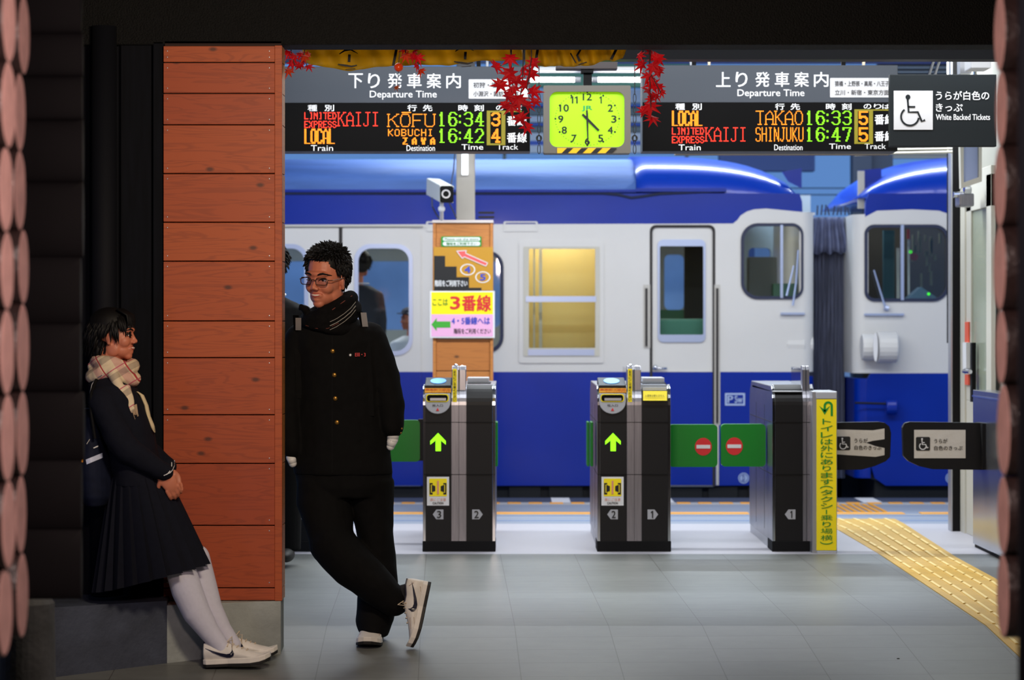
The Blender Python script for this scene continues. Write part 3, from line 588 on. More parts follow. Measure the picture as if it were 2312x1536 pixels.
# ---- gangway
gw = thing('gangway_bellows', (X_(1882, YT), YT+.9, 0), 'dark pleated gangway bellows with gathered top between the two rail cars', 'gangway')
R = []; nn = 46; yb = YT+.55
for (py, sc2, amp) in ((1090, 1, 1), (960, 1, 1), (700, .98, 1), (560, .97, 1), (500, .94, .9), (484, .86, .8)):
    ring = []
    for i in range(nn): 
        t = i/(nn-1); px = 1882+(t-.5)*95*sc2; ring.append((X_(px, YT), yb+(.025*amp if i % 2 else 0)+.01*math.sin(i*1.7+py), Z_(py, YT)))
    ring += [(ring[-1][0], yb+1.4, ring[-1][2]), (ring[0][0], yb+1.4, ring[0][2])]
    R.append(ring)
MB().loft(R).build('bellows', mat('bellows_cloth', rgb(116, 122, 146), .8, var=.3, vscale=10, stretch=(8, 1, .5)), gw)
R = []
for py, wd, amp in ((566, 104, .09), (545, 98, .08), (510, 84, .06), (492, 80, .05), (484, 86, .03)):
    R.append([(X_(1882+(i/31-.5)*wd, YT), yb-.07-amp*(.5+.5*math.sin(i*1.05+py*.003)), Z_(py+(6*math.sin(i*.8) if py > 550 else 0), YT)) for i in range(32)]+[(X_(1882+(.5-i/31)*wd, YT), yb-.02, Z_(py, YT)) for i in range(32)])
MB().loft(R).build('gathered_hood', mat('hood_cloth', rgb(104, 112, 144), .8, var=.25, vscale=12), gw, smooth=True)
sp = MB(); rnd = random.Random(5)
for i in range(9): sp.tube([W(1845+i*9, 486, yb-.05), W(1845+i*9+rnd.uniform(-4, 4), 470-rnd.uniform(0, 8), yb-.05)], .006, 6)
sp.build('cord_end', M['rubber'], gw)
# ---- right car
rc = thing('rail_car', (X_(2050, YT), YT, 0), 'blue and white rail car right of the gangway, only its rounded cab in view', 'train')
cw2 = rr(1956, 511, 2140, 677, (30, 34, 18, 18), 8)
wt = [(1953, 490), (1980, 476), (2060, 473), (2120, 476), (2150, 486), (2162, 505), (2400, 505), (2400, 843), (1953, 843)]
MB().sheet(wt, [cw2], YT, YT+.06).build('white_side', M['tcream'], rc)
MB().sheet([(1966, 843), (2400, 843), (2400, 1097), (2000, 1097), (1975, 1080), (1960, 1030), (1955, 900), (1957, 860)], [], YT, YT+.06).build('blue_skirt', M['tblue'], rc)
MB().sheet([(1953, 490), (1980, 476), (2060, 473), (2120, 476), (2150, 486), (2162, 505), (2400, 505), (2400, 437), (1962, 437), (1955, 455)], [], YT, YT+.06).build('upper_blue_band', M['tblue'], rc)
corner(-1, 1955, 484, 843, M['tcream'], 'cab_end_white', rc); corner(-1, 1960, 855, 1080, M['tblue'], 'cab_end_blue', rc)
xs = []
for i in range(15):
    t = 1-i/14; px = 2330-t*(2330-1950); xs.append((X_(px, YT), max(.02, (1-t**3))**.55 if t < 1 else .02, .22*t**4))
roof(rc, xs, 'cab_roof', M['tblue_lit'], .385)
MB().sheet([(1938, 385), (1990, 380), (1990, 437), (1945, 470), (1938, 470)], [], YT+.4, YT+.44).build('aerial_panel', M['tblue'], rc)
MB().pbox(1937, 386, 1952, 471, YT+.38, YT+.40).build('marker_lamp', mat('lamp_cream', rgb(205, 200, 180), .4), rc)
cf2 = frame_ring('cab_window', rr(1952, 507, 2144, 681, (34, 38, 22, 22), 8), rr(1959, 514, 2137, 674, (28, 31, 16, 16), 8), M['rubber'], rc, YT-.014, YT+.02, 'rounded cab side window with green signal lights inside')
MB().pbox(2034, 508, 2041, 678, YT-.02, YT).build('mullion', M['winfr'], cf2)
MB().sheet(cw2, [], YT+.02, YT+.026).build('pane', M['pane'], cf2)
inn = MB().pbox(1950, 446, 2400, 900, YT+1.3, YT+1.36); inn.build('cab_bulkhead', mat('cab_dark', rgb(48, 44, 36), .7), rc)
MB().pbox(2050, 520, 2054, 670, YT+.5, YT+.52).pbox(2025, 560, 2031, 680, YT+.6, YT+.62).build('inner_pipe', M['cream'], rc)
MB().pbox(1995, 520, 2020, 690, YT+.8, YT+.85).build('cab_locker', mat('locker_teal', rgb(50, 90, 95), .6), rc)
MB().sheet([(2050, 674), (2080, 648), (2115, 672), (2115, 690), (2050, 690)], [], YT+.3, YT+.5).build('cab_desk', mat('desk_grey_blue', rgb(80, 105, 120), .6), rc)
MB().sheet(circ(2056, 569, 3.4, n=12), [circ(2056, 569, 2, n=12)], YT+.4, YT+.41).sheet(circ(2097, 664, 3.2, n=12), [], YT+.25, YT+.26).build('signal_light', mat('signal_green', rgb(60, 220, 30), .5, emit=1.4), rc)
MB().pbox(2048, 518, 2054, 540, YT+.3, YT+.32).build('red_tag', mat('tag_red', rgb(200, 60, 30), .5), rc)
MB().sheet(circ(2064, 580, 9, n=16), [], YT+.6, YT+.61).build('red_dial', mat('dial_red', rgb(120, 30, 34), .5), rc)
rnd = random.Random(9); cl = MB()
for i in range(16): x = 2060+rnd.random()*70; y = 520+rnd.random()*120; cl.pbox(x, y, x+rnd.uniform(2, 6), y+rnd.uniform(8, 40), YT+.7, YT+.75)
cl.build('cab_fitting', mat('fitting_olive', rgb(110, 112, 84), .6), rc)
wiper([(1998, 692), (1985, 650), (1973, 610)], rc)
MB().tube([W(1996, 694, YT-.03), W(2006, 697, YT-.03)], .02, 8).build('wiper_motor', M['winfr'], rc)
MB().pbox(1952, 708, 2041, 713, YT-.03, YT+.02).build('step_bar', M['winfr'], rc)
MB().pbox(1939, 733, 1976, 750, YT+.02, YT+.2).build('bracket_box', M['tcream'], rc, bevel=.006)
MB().tube([W(1980, 784, YT-.1), W(2024, 784, YT-.1)], .125, 22).tube([W(1945, 784, YT-.1), W(1979, 784, YT-.1)], .105, 18).build('air_drum', M['tcream'], rc, bevel=.01)
MB().sheet(circ(1977, 784, 5, 33), [], YT-.24, YT-.23).build('drum_flange', M['white'], rc)
MB().tube([W(2000, 920, YT-.06), W(2024, 920, YT-.06)], .06, 18).build('socket', M['tblue'], rc, smooth=False, bevel=.008)
MB().tube([W(1930, 910, YT-.08), W(2000, 912, YT-.08)], .009, 8).build('pull_rod', M['under'], rc)
roundmark(2147, rc, 'C')
MB().pbox(1975, 1085, 2500, 1150, YT+.05, YT+2.6).pbox(1890, 1010, 2500, 1150, YT+.9, YT+1.8).build('underframe', M['under'], rc)
MB().pbox(1800, 1040, 1900, 1150, YT+.9, YT+1.8).build('coupler', M['under'], lc)
# ================================================================ TICKET GATES
YG = 14.29
def gprofile(off=0):     # side profile (y,z) of the curved front, bottom to top
    z = lambda p: Z_(p, YG)
    P = [(YG-off, z(1226)), (YG-off, z(1072)), (YG-off, z(954)), (YG-off, z(915))]
    for i in range(1, 8):
        a = i/7*math.radians(62); P.append((YG-off*math.cos(a)+.16*(1-math.cos(a)), z(915)+.115*math.sin(a)/math.sin(math.radians(62))+off*math.sin(a)))
    return P
def strip(name, a, b, off, m, root, z0=None, th=.004, bev=0):
    p = gprofile(off); q = [(y+th, z) for y, z in gprofile(off-.0)]
    poly = p+list(reversed(q)); return MB().xprism(poly, X_(a, YG), X_(b, YG)).build(name, m, root, bevel=bev)
def numplate(root, x, y, s, left):
    pts = [(x-12, y), (x-4, y-11), (x+12, y-11), (x+12, y+11), (x-4, y+11)] if left else [(x+12, y), (x+4, y-11), (x-12, y-11), (x-12, y+11), (x+4, y+11)]
    o = MB().pprism(pts, YG-.007, YG-.0045).build('number_plate', M['alu2'], root)
    MB().text(s, x-(2 if left else 7)+(2.5 if s == '1' else 0), y-8, x+(7 if left else 3)-(2.5 if s == '1' else 0), y+8, YG-.007, bold=.02).build('lettering', M['ink'], o)
M['alu2'] = mat('plate_silver', rgb(172, 174, 180), .5)
M['orange'] = mat('orange_print', rgb(240, 170, 50), .5); M['icblue'] = mat('reader_blue', rgb(70, 150, 235), .3, emit=.35)
def gate(x0, x1, c0, c1, label, left=None, right=None, arrow=True, ic=True, depth=1.38, wide=True, note=False):
    """x0..x1 body, c0..c1 steel centre column"""
    g = thing('ticket_gate', (X_((x0+x1)/2, YG), YG, 0), label, 'ticket gate', 'automatic ticket gates')
    bp = gprofile(-.004); top = bp[-1][1]; yb = YG+depth
    MB().xprism(bp+[(yb-.12, top+.004), (yb-.03, top-.05), (yb, top-.12), (yb, Z_(1226, YG))], X_(x0, YG), X_(x1, YG)).build('body', M['steel'], g, bevel=.004)
    MB().box(X_(x0-1, YG), X_(x1+1, YG), YG-.012, YG+.25, 0, Z_(1222, YG)).build('plinth', M['matte'], g, bevel=.003)
    MB().box(X_(x0, YG)+.005, X_(x1, YG)-.005, YG+.25, yb, 0, Z_(1222, YG)).build('base_skirting', M['alu'], g)
    strip('front_panel', x0+6, c0, .004, M['black'], g); 
    if c1 < x1-4: strip('front_panel', c1, x1-6, .004, M['black'], g)
    cm = (c0+c1)/2
    strip('steel_trim', c0+.6, cm-.7, .007, M['steel'], g, bev=.001); strip('steel_trim', cm+.7, c1-.6, .007, M['steel'], g, bev=.001)
    for a, b in ((x0, x0+6), (x1-6, x1)): strip('edge_trim', a, b, .006, M['chrome'], g, bev=.001)
    for y in (954, 1072): MB().pbox(x0, y-.6, x1, y+.6, YG-.0085, YG).build('panel_joint', M['matte'], g)
    # side hatch lines
    hl = MB()
    for y in (954, 1072): hl.box(X_(x0, YG)-.001, X_(x1, YG)+.001, YG+.05, yb-.05, Z_(y, YG)-.002, Z_(y, YG)+.002)
    for yy in (.45, .95): hl.box(X_(x0, YG)-.001, X_(x1, YG)+.001, YG+yy-.002, YG+yy+.002, .1, .85)
    hl.build('hatch_line', M['groove'], g)
    zt = lambda p: Z_(p, YG+.1)
    # raised fin
    fxx = (X_(c0, YG)+X_(c1, YG))/2
    fp = [(YG+.03, Z_(905, YG)), (YG+.035, zt(835)), (YG+.06, zt(826)), (YG+.12, zt(826)), (YG+.12, Z_(905, YG))]
    fin = MB().xprism(fp, X_(c0+1, YG), X_(cm-.5, YG)).xprism(fp, X_(cm+.5, YG), X_(c1-1, YG)).build('fin_post', M['chrome'] if False else M['steel'], g, bevel=.004)
    if ic:
        MB().ell((X_(c0+10, YG), YG+.07, zt(826)), .012, n=12, m=8).ell((X_(c1-10, YG), YG+.075, zt(829)), .012, n=12, m=8).build('fin_knob', M['chrome'], fin, smooth=True)
        s = MB().pbox(c0+3, 833, c0+12, 908, YG-.012, YG-.008).build('caution_strip', M['yellow'], fin)
        t = MB()
        for i, ch in enumerate('足元にご注意ください'): t.text(ch, c0+4.5, 837+i*7, c0+10.5, 842.5+i*7, YG-.012, bold=.02)
        t.build('lettering', M['ink'], s)
    pl = MB().box(X_(c0+2, YG)-.001, X_(c0+2, YG)+.003, YG+.12, YG+.62, top-.02, zt(832)); pl.build('clear_plate', M['plate'], g)
    MB().box(X_(c0+2, YG)-.002, X_(c0+2, YG)+.004, YG+.12, YG+.62, zt(832)-.002, zt(832)+.003).build('plate_edge', M['chrome'], g)
    tt = top
    if ic:
        a, b = x0+3, c0-1
        r = MB().xprism([(YG+.04, tt-.02), (YG+.04, tt+.004), (YG+.26, tt+.045), (YG+.3, tt+.03), (YG+.3, tt-.02)], X_(a, YG), X_(b, YG)).build('card_reader', M['black'], g, bevel=.004)
        cx = X_((a+b)/2, YG); e = MB(); rings = []
        for k, th in ((0, .0015), (1, .004)):
            rings.append([(cx+.047*math.cos(2*math.pi*i/28), YG+.15+.075*math.sin(2*math.pi*i/28), tt+.0245+(.075*math.sin(2*math.pi*i/28))*.186+th) for i in range(28)])
        e.loft(rings).build('touch_pad', M['icblue'], r)
        o = MB().pbox(a+1, 877, b, 887, YG+.015, YG+.03).build('fare_strip', M['orange'], g)
        MB().text('乗車駅で回収', a+3, 878.5, b-2, 881.5, YG+.015, bold=.02).text('チャージできます', a+15, 883, b-2, 886, YG+.015).build('lettering', M['redink'], o)
        xc = (a+b)/2; poly = [(a+1, 889), (b-1, 889), (b-1, 908)]+[(xc+(b-1-xc)*math.cos(t), 908+27*math.sin(t)) for t in [math.pi*i/12 for i in range(1, 12)]]+[(a+1, 908)]
        sl = MB().pprism(poly, YG-.014, YG+.03).build('ticket_slot', M['alu2'], g, bevel=.003)
        MB().sheet(rr(a+4, 890, b-5, 908, 6, 3), [], YG-.017, YG-.013).build('slot_rim', M['yellow'], sl)
        MB().sheet(rr(a+6, 892, b-7, 906, 5, 3), [], YG-.019, YG-.016).build('slot_opening', M['dark'], sl)
        MB().pbox(a+13, 899, b-11, 905, YG-.021, YG-.018).build('slot_lip', M['alu'], sl)
        MB().text('投入口', xc-12, 913, xc+12, 918.5, YG-.0145).build('lettering', M['ink'], sl)
        MB().pprism([(xc, 921), (xc+3.5, 928), (xc-3.5, 928)], YG-.017, YG-.013).build('slot_arrow', M['redink'], sl)
        # other side tray
        tr = MB().pbox(c1+2, 853, x1-14, 863, YG+.7, YG+.95).build('exit_tray', M['alu2'], g, bevel=.004)
        MB().pbox(c1+2, 864, x1-10, 880, YG+.5, YG+.8).build('display_box', M['black'], g, bevel=.005)
        MB().pbox(c1+18, 868, c1+36, 876, YG+.495, YG+.5).build('display_window', M['dark'], g)
    if note:
        o = MB().add([W(c1+3, 883, YG+.0), W(x1-8, 883, YG+.0), W(x1-8, 905, YG-.03), W(c1+3, 905, YG-.03), W(c1+3, 883, YG+.01), W(x1-8, 883, YG+.01), W(x1-8, 905, YG-.02), W(c1+3, 905, YG-.02)], [(0, 1, 2, 3), (7, 6, 5, 4), (0, 4, 5, 1), (1, 5, 6, 2), (2, 6, 7, 3), (3, 7, 4, 0)]).build('notice', M['yellow'], g)
        MB().text('入場券は使えません', c1+7, 891, x1-14, 897, YG-.03).build('lettering', M['ink'], o)
        MB().pbox(c1+2, 875, x1-9, 882, YG+.02, YG+.2).build('notice_cover', M['alu2'], g)
    if arrow:
        ax = (x0+c0)/2+2; y0 = 978
        P = [(ax, y0), (ax+17.5, y0+18), (ax+17.5, y0+26.5), (ax+6.5, y0+17), (ax+6.5, y0+41), (ax-5.5, y0+41), (ax-5.5, y0+17), (ax-17.5, y0+26.5), (ax-17.5, y0+18)]
        MB().pprism(P, YG-.006, YG-.0042).build('arrow_light', M['arrow'], g)
        a = x0+9; s = MB().pbox(a, 1077, a+50, 1142, YG-.006, YG-.004).build('caution_sign', M['white'], g)
        MB().sheet(rr(a+5, 1081, a+45, 1121, 2, 2), [], YG-.0075, YG-.006).build('sign_field', M['yellow'], s)
        q = MB()
        for sg in (-1, 1):
            f = lambda dx: a+25+sg*dx
            q.pprism([(f(6), 1098), (f(14), 1095), (f(14), 1112), (f(6), 1109)], YG-.009, YG-.0074)
            q.pprism([(f(19), 1091), (f(12), 1091), (f(12), 1094), (f(16), 1094), (f(16), 1113), (f(12), 1113), (f(12), 1117), (f(19), 1117)], YG-.009, YG-.0074)
        q.build('flap_pictogram', M['ink'], s)
        MB().pbox(a+23, 1086, a+27, 1116, YG-.010, YG-.009).build('person_bar', mat('salmon_print', rgb(225, 150, 120), .5), s)
        MB().text('扉にご注意', a+7, 1125, a+43, 1132, YG-.006).build('lettering_japanese', mat('salmon_print', rgb(225, 150, 120), .5), s)
        MB().text('CAUTION', a+13, 1134, a+37, 1139, YG-.006, bold=.03).build('lettering', M['ink'], s)
    if left: numplate(g, x0+34 if ic else x0+40, 1162, left, True)
    if right: numplate(g, x1-40, 1162, right, False)
    return g
gate(562, 725, 626, 660, 'ticket gate half hidden behind the standing boy, plate 3 showing beside his leg', right='3', arrow=False, ic=False)
gate(955, 1118, 1019, 1053, 'black ticket gate with green arrow and plates 3 and 2, below the wooden column', '3', '2')
gate(1349, 1514, 1415, 1449, 'black ticket gate with green arrow, yellow notice and plates 2 and 1', '2', '1', note=True)
gc = gate(1744, 1838, 1812, 1830, 'narrow black ticket gate with plate 1 and clear fin, beside yellow column sign', '1', None, arrow=False, ic=False)
MB().xprism([(YG+.0, Z_(886, YG)), (YG+.0, Z_(883, YG)), (YG+1.2, Z_(883, YG)+.01), (YG+1.2, Z_(886, YG))], X_(1744, YG), X_(1812, YG)).build('top_plate', M['alu'], gc, bevel=.003)
# yellow column sign
YS = 14.16
ys_ = thing('column_sign', (X_(1866, YS), YS, 0), 'tall narrow yellow sign with green U-turn arrow and vertical Japanese text', 'sign')
MB().pbox(1834, 884, 1890, 1258, YS+.012, YS+.34).build('sign_box', M['alu'], ys_, bevel=.004)
MB().pbox(1843, 886, 1889, 901, YS-.002, YS+.012).pbox(1845, 1244, 1889, 1257.5, YS-.002, YS+.012).build('end_cap', M['alu2'], ys_, bevel=.003)
MB().pbox(1844, 902, 1888.5, 1243, YS, YS+.012).build('yellow_face', M['yellow'], ys_)
t = MB(); chars = 'トイレは外にあります︵タクシー乗り場横︶'
chars = list('トイレは外にあります')+['(']+list('タクシ')+['|']+list('乗り場横')+[')']
y = 946
for ch in chars:
    hgt = {'(': 7, ')': 6, '|': 10}.get(ch, 13.5)
    if ch == '(': stroke(t, arc(1866, y+7, 14, 6, 190, 350), 2, YS)
    elif ch == ')': stroke(t, arc(1866, y-1, 14, 6, 10, 170), 2, YS)
    elif ch == '|': stroke(t, [(1866, y), (1866, y+10)], 2.6, YS)
    else: t.text(ch, 1853 if ch not in 'トり' else 1857, y, 1880 if ch not in 'トり' else 1876, y+hgt-1.2, YS, bold=.012 if ch not in '乗場横' else 0)
    y += hgt+1.65
stroke(t, [(1878, 940), (1878, 918)]+arc(1870, 917, 8, 8, 0, -180)+[(1862, 930)], 5, YS)
t.pprism([(1850, 917), (1862, 937), (1874, 917), (1862, 926)], YS-.002, YS)
t.build('lettering', M['greenink'], ys_)
# flaps
def flap(x0, y0, x1, y1, Y, label, sign_x=None, hinge=None):
    f = thing('gate_flap', (X_((x0+x1)/2, Y), Y, Z_((y0+y1)/2, Y)), label, 'gate flap', 'green gate flaps')
    MB().sheet(rr(x0, y0, x1, y1, 9, 4), [], Y-.03, Y+.03).build('flap_board', M['green'], f, bevel=.012, seg=3)
    if sign_x:
        c = MB().sheet(circ(sign_x, (y0+y1)/2+2, 19, 20), [], Y-.033, Y-.029).build('no_entry_disc', M['redink'], f)
        MB().pbox(sign_x-15.5, (y0+y1)/2-2, sign_x+15.5, (y0+y1)/2+6, Y-.036, Y-.033).build('white_bar', M['white'], c)
    if hinge: MB().pbox(hinge-7, y0-2, hinge+7, y1-2, Y-.02, Y+.03).build('hinge', M['black'], f)
flap(850, 949, 948, 1043, 14.9, 'green flap left of the ticket gate with plates 3 and 2, next to boy', hinge=951)
flap(1510, 959, 1620, 1055, 14.62, 'left green flap with red no-entry disc, reaching from gate 2-1', 1588)
flap(1628, 958, 1729, 1054, 14.62, 'right green flap with red no-entry disc, reaching from the narrow gate', 1658)
for x, Y in ((1120.2, 14.6), (1326.5, 15.3), (1334.5, 14.6)):
    o = MB().box(X_(x, Y)-.006, X_(x, Y)+.010, Y-.09, Y+.09, Z_(1052, Y), Z_(952, Y)).build('gate_flap', M['green'], bevel=.005)
    tag(o, {1120.2: 'folded green flap on the right side of gate 3-2', 1326.5: 'folded green flap at the far end of gate 2-1, left side', 1334.5: 'folded green flap near the front of gate 2-1, left side'}[x], 'gate flap', 'green gate flaps')
def wheel(mb, cx, cy, s, Y, th=.002, w=1):     # wheelchair pictogram, s = height px
    k = s/100
    mb.sheet(circ(cx-8*k, cy-42*k, 7.5*k, n=16), [], Y-th, Y)
    stroke(mb, [(cx-9*k, cy-36*k), (cx-6*k, cy+4*k), (cx+22*k, cy+4*k), (cx+34*k, cy+32*k), (cx+44*k, cy+28*k)], 7*k*w, Y, th)
    stroke(mb, [(cx-8*k, cy-12*k), (cx+14*k, cy-12*k)], 6*k*w, Y, th)
    stroke(mb, arc(cx-2*k, cy+18*k, 27*k, 27*k, 232, 8, 22), 6.5*k*w, Y, th)
def bflap(poly, Y, s0, s1, label, torn):
    f = thing('wheelchair_gate_flap', (X_(poly[0][0], Y), Y, Z_(1005, Y)), label, 'gate flap', 'black wheelchair lane flaps')
    MB().sheet(poly, [], Y-.025, Y+.025).build('flap_board', M['black'], f, bevel=.01, seg=3)
    x0, y0, x1, y1 = s0[0], s0[1], s1[0], s1[1]
    if torn: P = [(x0, y0), (x1-26, y0+2), (x1, y0-2), (x1, y0+22), (x1-28, y0+26), (x1-42, y0+30), (x1-20, y0+38), (x1, y0+42), (x1, y0+58), (x1-20, y0+62), (x0, y0+56)]
    else: P = [(x0, y0), (x1, y0), (x1, y1), (x0, y1)]
    s = MB().sheet(P, [], Y-.028, Y-.025).build('paper_label', mat('crumpled_paper', rgb(205, 200, 192), .6, bump=.6, bscale=14), f)
    w_ = MB().sheet(rr(x0+4, y0+16, x0+36, y0+47, 3, 2), [], Y-.03, Y-.028).build('pictogram_field', M['ink'], s)
    q = MB(); wheel(q, x0+20, y0+32, 27, Y-.03, .002, 1.2); q.build('wheelchair_pictogram', M['white'], s)
    MB().text('うらが', x0+45, y0+20, x0+75, y0+30, Y-.028, bold=.01).text('白色のきっぷ', x0+45, y0+36, x1-7, y0+46, Y-.028, bold=.01).build('lettering', M['ink'], s)
bflap([(1860, 955), (1985, 953), (1998, 955), (2008, 963), (2012, 978), (2010, 1032), (2000, 1042), (1975, 1053), (1945, 1061), (1860, 1062)], 14.45, (1884, 970), (1997, 1032), 'black rounded flap with torn wheelchair label, beside the yellow column sign', True)
bflap([(2262, 956), (2055, 953), (2043, 956), (2038, 966), (2040, 1030), (2052, 1042), (2075, 1053), (2105, 1060), (2262, 1062)], 14.3, (2064, 971), (2180, 1035), 'black rounded flap with intact wheelchair label, beside the steel panel', False)
# ================================================================ DEPARTURE BOARDS
GL = {  # stroke alphabet in a 0..1 box, y down
 'L': [[(0, 0), (0, 1), (1, 1)]], 'I': [[(.5, 0), (.5, 1)], [(.2, 0), (.8, 0)], [(.2, 1), (.8, 1)]], 'M': [[(0, 1), (0, 0), (.5, .5), (1, 0), (1, 1)]],
 'T': [[(0, 0), (1, 0)], [(.5, 0), (.5, 1)]], 'E': [[(1, 0), (0, 0), (0, 1), (1, 1)], [(0, .48), (.8, .48)]], 'D': [[(0, 0), (.7, 0), (1, .25), (1, .75), (.7, 1), (0, 1), (0, 0)]],
 'X': [[(0, 0), (1, 1)], [(1, 0), (0, 1)]], 'P': [[(0, 1), (0, 0), (.8, 0), (1, .15), (1, .35), (.8, .5), (0, .5)]], 'R': [[(0, 1), (0, 0), (.8, 0), (1, .15), (1, .35), (.8, .5), (0, .5)], [(.4, .5), (1, 1)]],
 'S': [[(1, .15), (.8, 0), (.2, 0), (0, .15), (0, .35), (.2, .5), (.8, .5), (1, .65), (1, .85), (.8, 1), (.2, 1), (0, .85)]],
 'O': [[(.25, 0), (.75, 0), (1, .25), (1, .75), (.75, 1), (.25, 1), (0, .75), (0, .25), (.25, 0)]], 'C': [[(1, .22), (.8, 0), (.25, 0), (0, .25), (0, .75), (.25, 1), (.8, 1), (1, .78)]],
 'A': [[(0, 1), (0, .3), (.5, 0), (1, .3), (1, 1)], [(0, .62), (1, .62)]], 'K': [[(0, 0), (0, 1)], [(1, 0), (0, .55)], [(.3, .45), (1, 1)]], 'J': [[(.4, 0), (1, 0)], [(.7, 0), (.7, .85), (.5, 1), (.15, 1), (0, .82)]],
 'F': [[(0, 1), (0, 0), (1, 0)], [(0, .48), (.75, .48)]], 'U': [[(0, 0), (0, .8), (.25, 1), (.75, 1), (1, .8), (1, 0)]], 'H': [[(0, 0), (0, 1)], [(1, 0), (1, 1)], [(0, .5), (1, .5)]],
 'N': [[(0, 1), (0, 0), (1, 1), (1, 0)]], 'Z': [[(0, 0), (1, 0), (0, 1), (1, 1)]], 'B': [[(0, 0), (.75, 0), (1, .15), (1, .35), (.75, .48), (0, .48)], [(.75, .48), (1, .65), (1, .85), (.75, 1), (0, 1), (0, 0)]],
 'W': [[(0, 0), (.25, 1), (.5, .25), (.75, 1), (1, 0)]], '1': [[(.15, .2), (.5, 0), (.5, 1)], [(.15, 1), (.85, 1)]], '6': [[(.95, .15), (.7, 0), (.3, 0), (0, .25), (0, .8), (.25, 1), (.75, 1), (1, .8), (1, .6), (.75, .42), (.25, .42), (0, .6)]],
 ':': [[(.5, .25), (.5, .33)], [(.5, .67), (.5, .75)]], '3': [[(0, .15), (.25, 0), (.75, 0), (1, .15), (1, .35), (.75, .48), (.35, .48)], [(.75, .48), (1, .65), (1, .85), (.75, 1), (.25, 1), (0, .85)]],
 '4': [[(.72, 1), (.72, 0), (0, .7), (1, .7)], [(.5, 1), (.95, 1)]], '2': [[(0, .2), (.25, 0), (.75, 0), (1, .2), (1, .4), (0, 1), (1, 1)]], '7': [[(0, .12), (0, 0), (1, 0), (.45, 1)]],
 '5': [[(1, 0), (.05, 0), (0, .48), (.25, .4), (.75, .4), (1, .58), (1, .82), (.75, 1), (.25, 1), (0, .85)]]}
def seg_d(p, a, b):
    vx, vy = b[0]-a[0], b[1]-a[1]; l = vx*vx+vy*vy; t = 0 if l == 0 else max(0, min(1, ((p[0]-a[0])*vx+(p[1]-a[1])*vy)/l))
    return math.hypot(p[0]-a[0]-t*vx, p[1]-a[1]-t*vy)
PT = 2.3
def led(mb, s, x0, y0, wd, ht, tw=1, th=1, serif=False, gap=1, adv=None):
    """dot matrix text: every character drawn on a wd x ht dot grid"""
    on = set()
    for i, ch in enumerate(s):
        if ch == ' ': continue
        ww = 2 if ch == ':' else wd; ox = (adv[i] if adv else i*(wd+gap)); W1, H1 = ww-tw, ht-th; segs = list(GL[ch])
        if serif:
            e = 1.2/max(1, W1); ends = {'K': [(0, 0), (1, 0), (0, 1), (1, 1)], 'A': [(0, 1), (1, 1)], 'F': [(0, 1)], 'U': [(0, 0), (1, 0)], 'T': [(.5, 1)]}.get(ch, [])
            segs = segs+[[(a-e, b), (a+e, b)] for a, b in ends]
        for pl in segs:
            for q, r in zip(pl, pl[1:]):
                ax, ay, bx, by = round(q[0]*W1), round(q[1]*H1), round(r[0]*W1), round(r[1]*H1); n = max(abs(bx-ax), abs(by-ay), 1)
                for k in range(n+1):
                    cx, cy = round(ax+(bx-ax)*k/n), round(ay+(by-ay)*k/n)
                    for u in range(tw):
                        for v in range(th): on.add((ox+cx+u, cy+v))
    for (i, j) in sorted(on): a, b = x0+i*PT, y0+j*PT; mb.pbox(a+.15, b+.15, a+2.2, b+2.1, YB-.0015, YB)
YB = 13.9
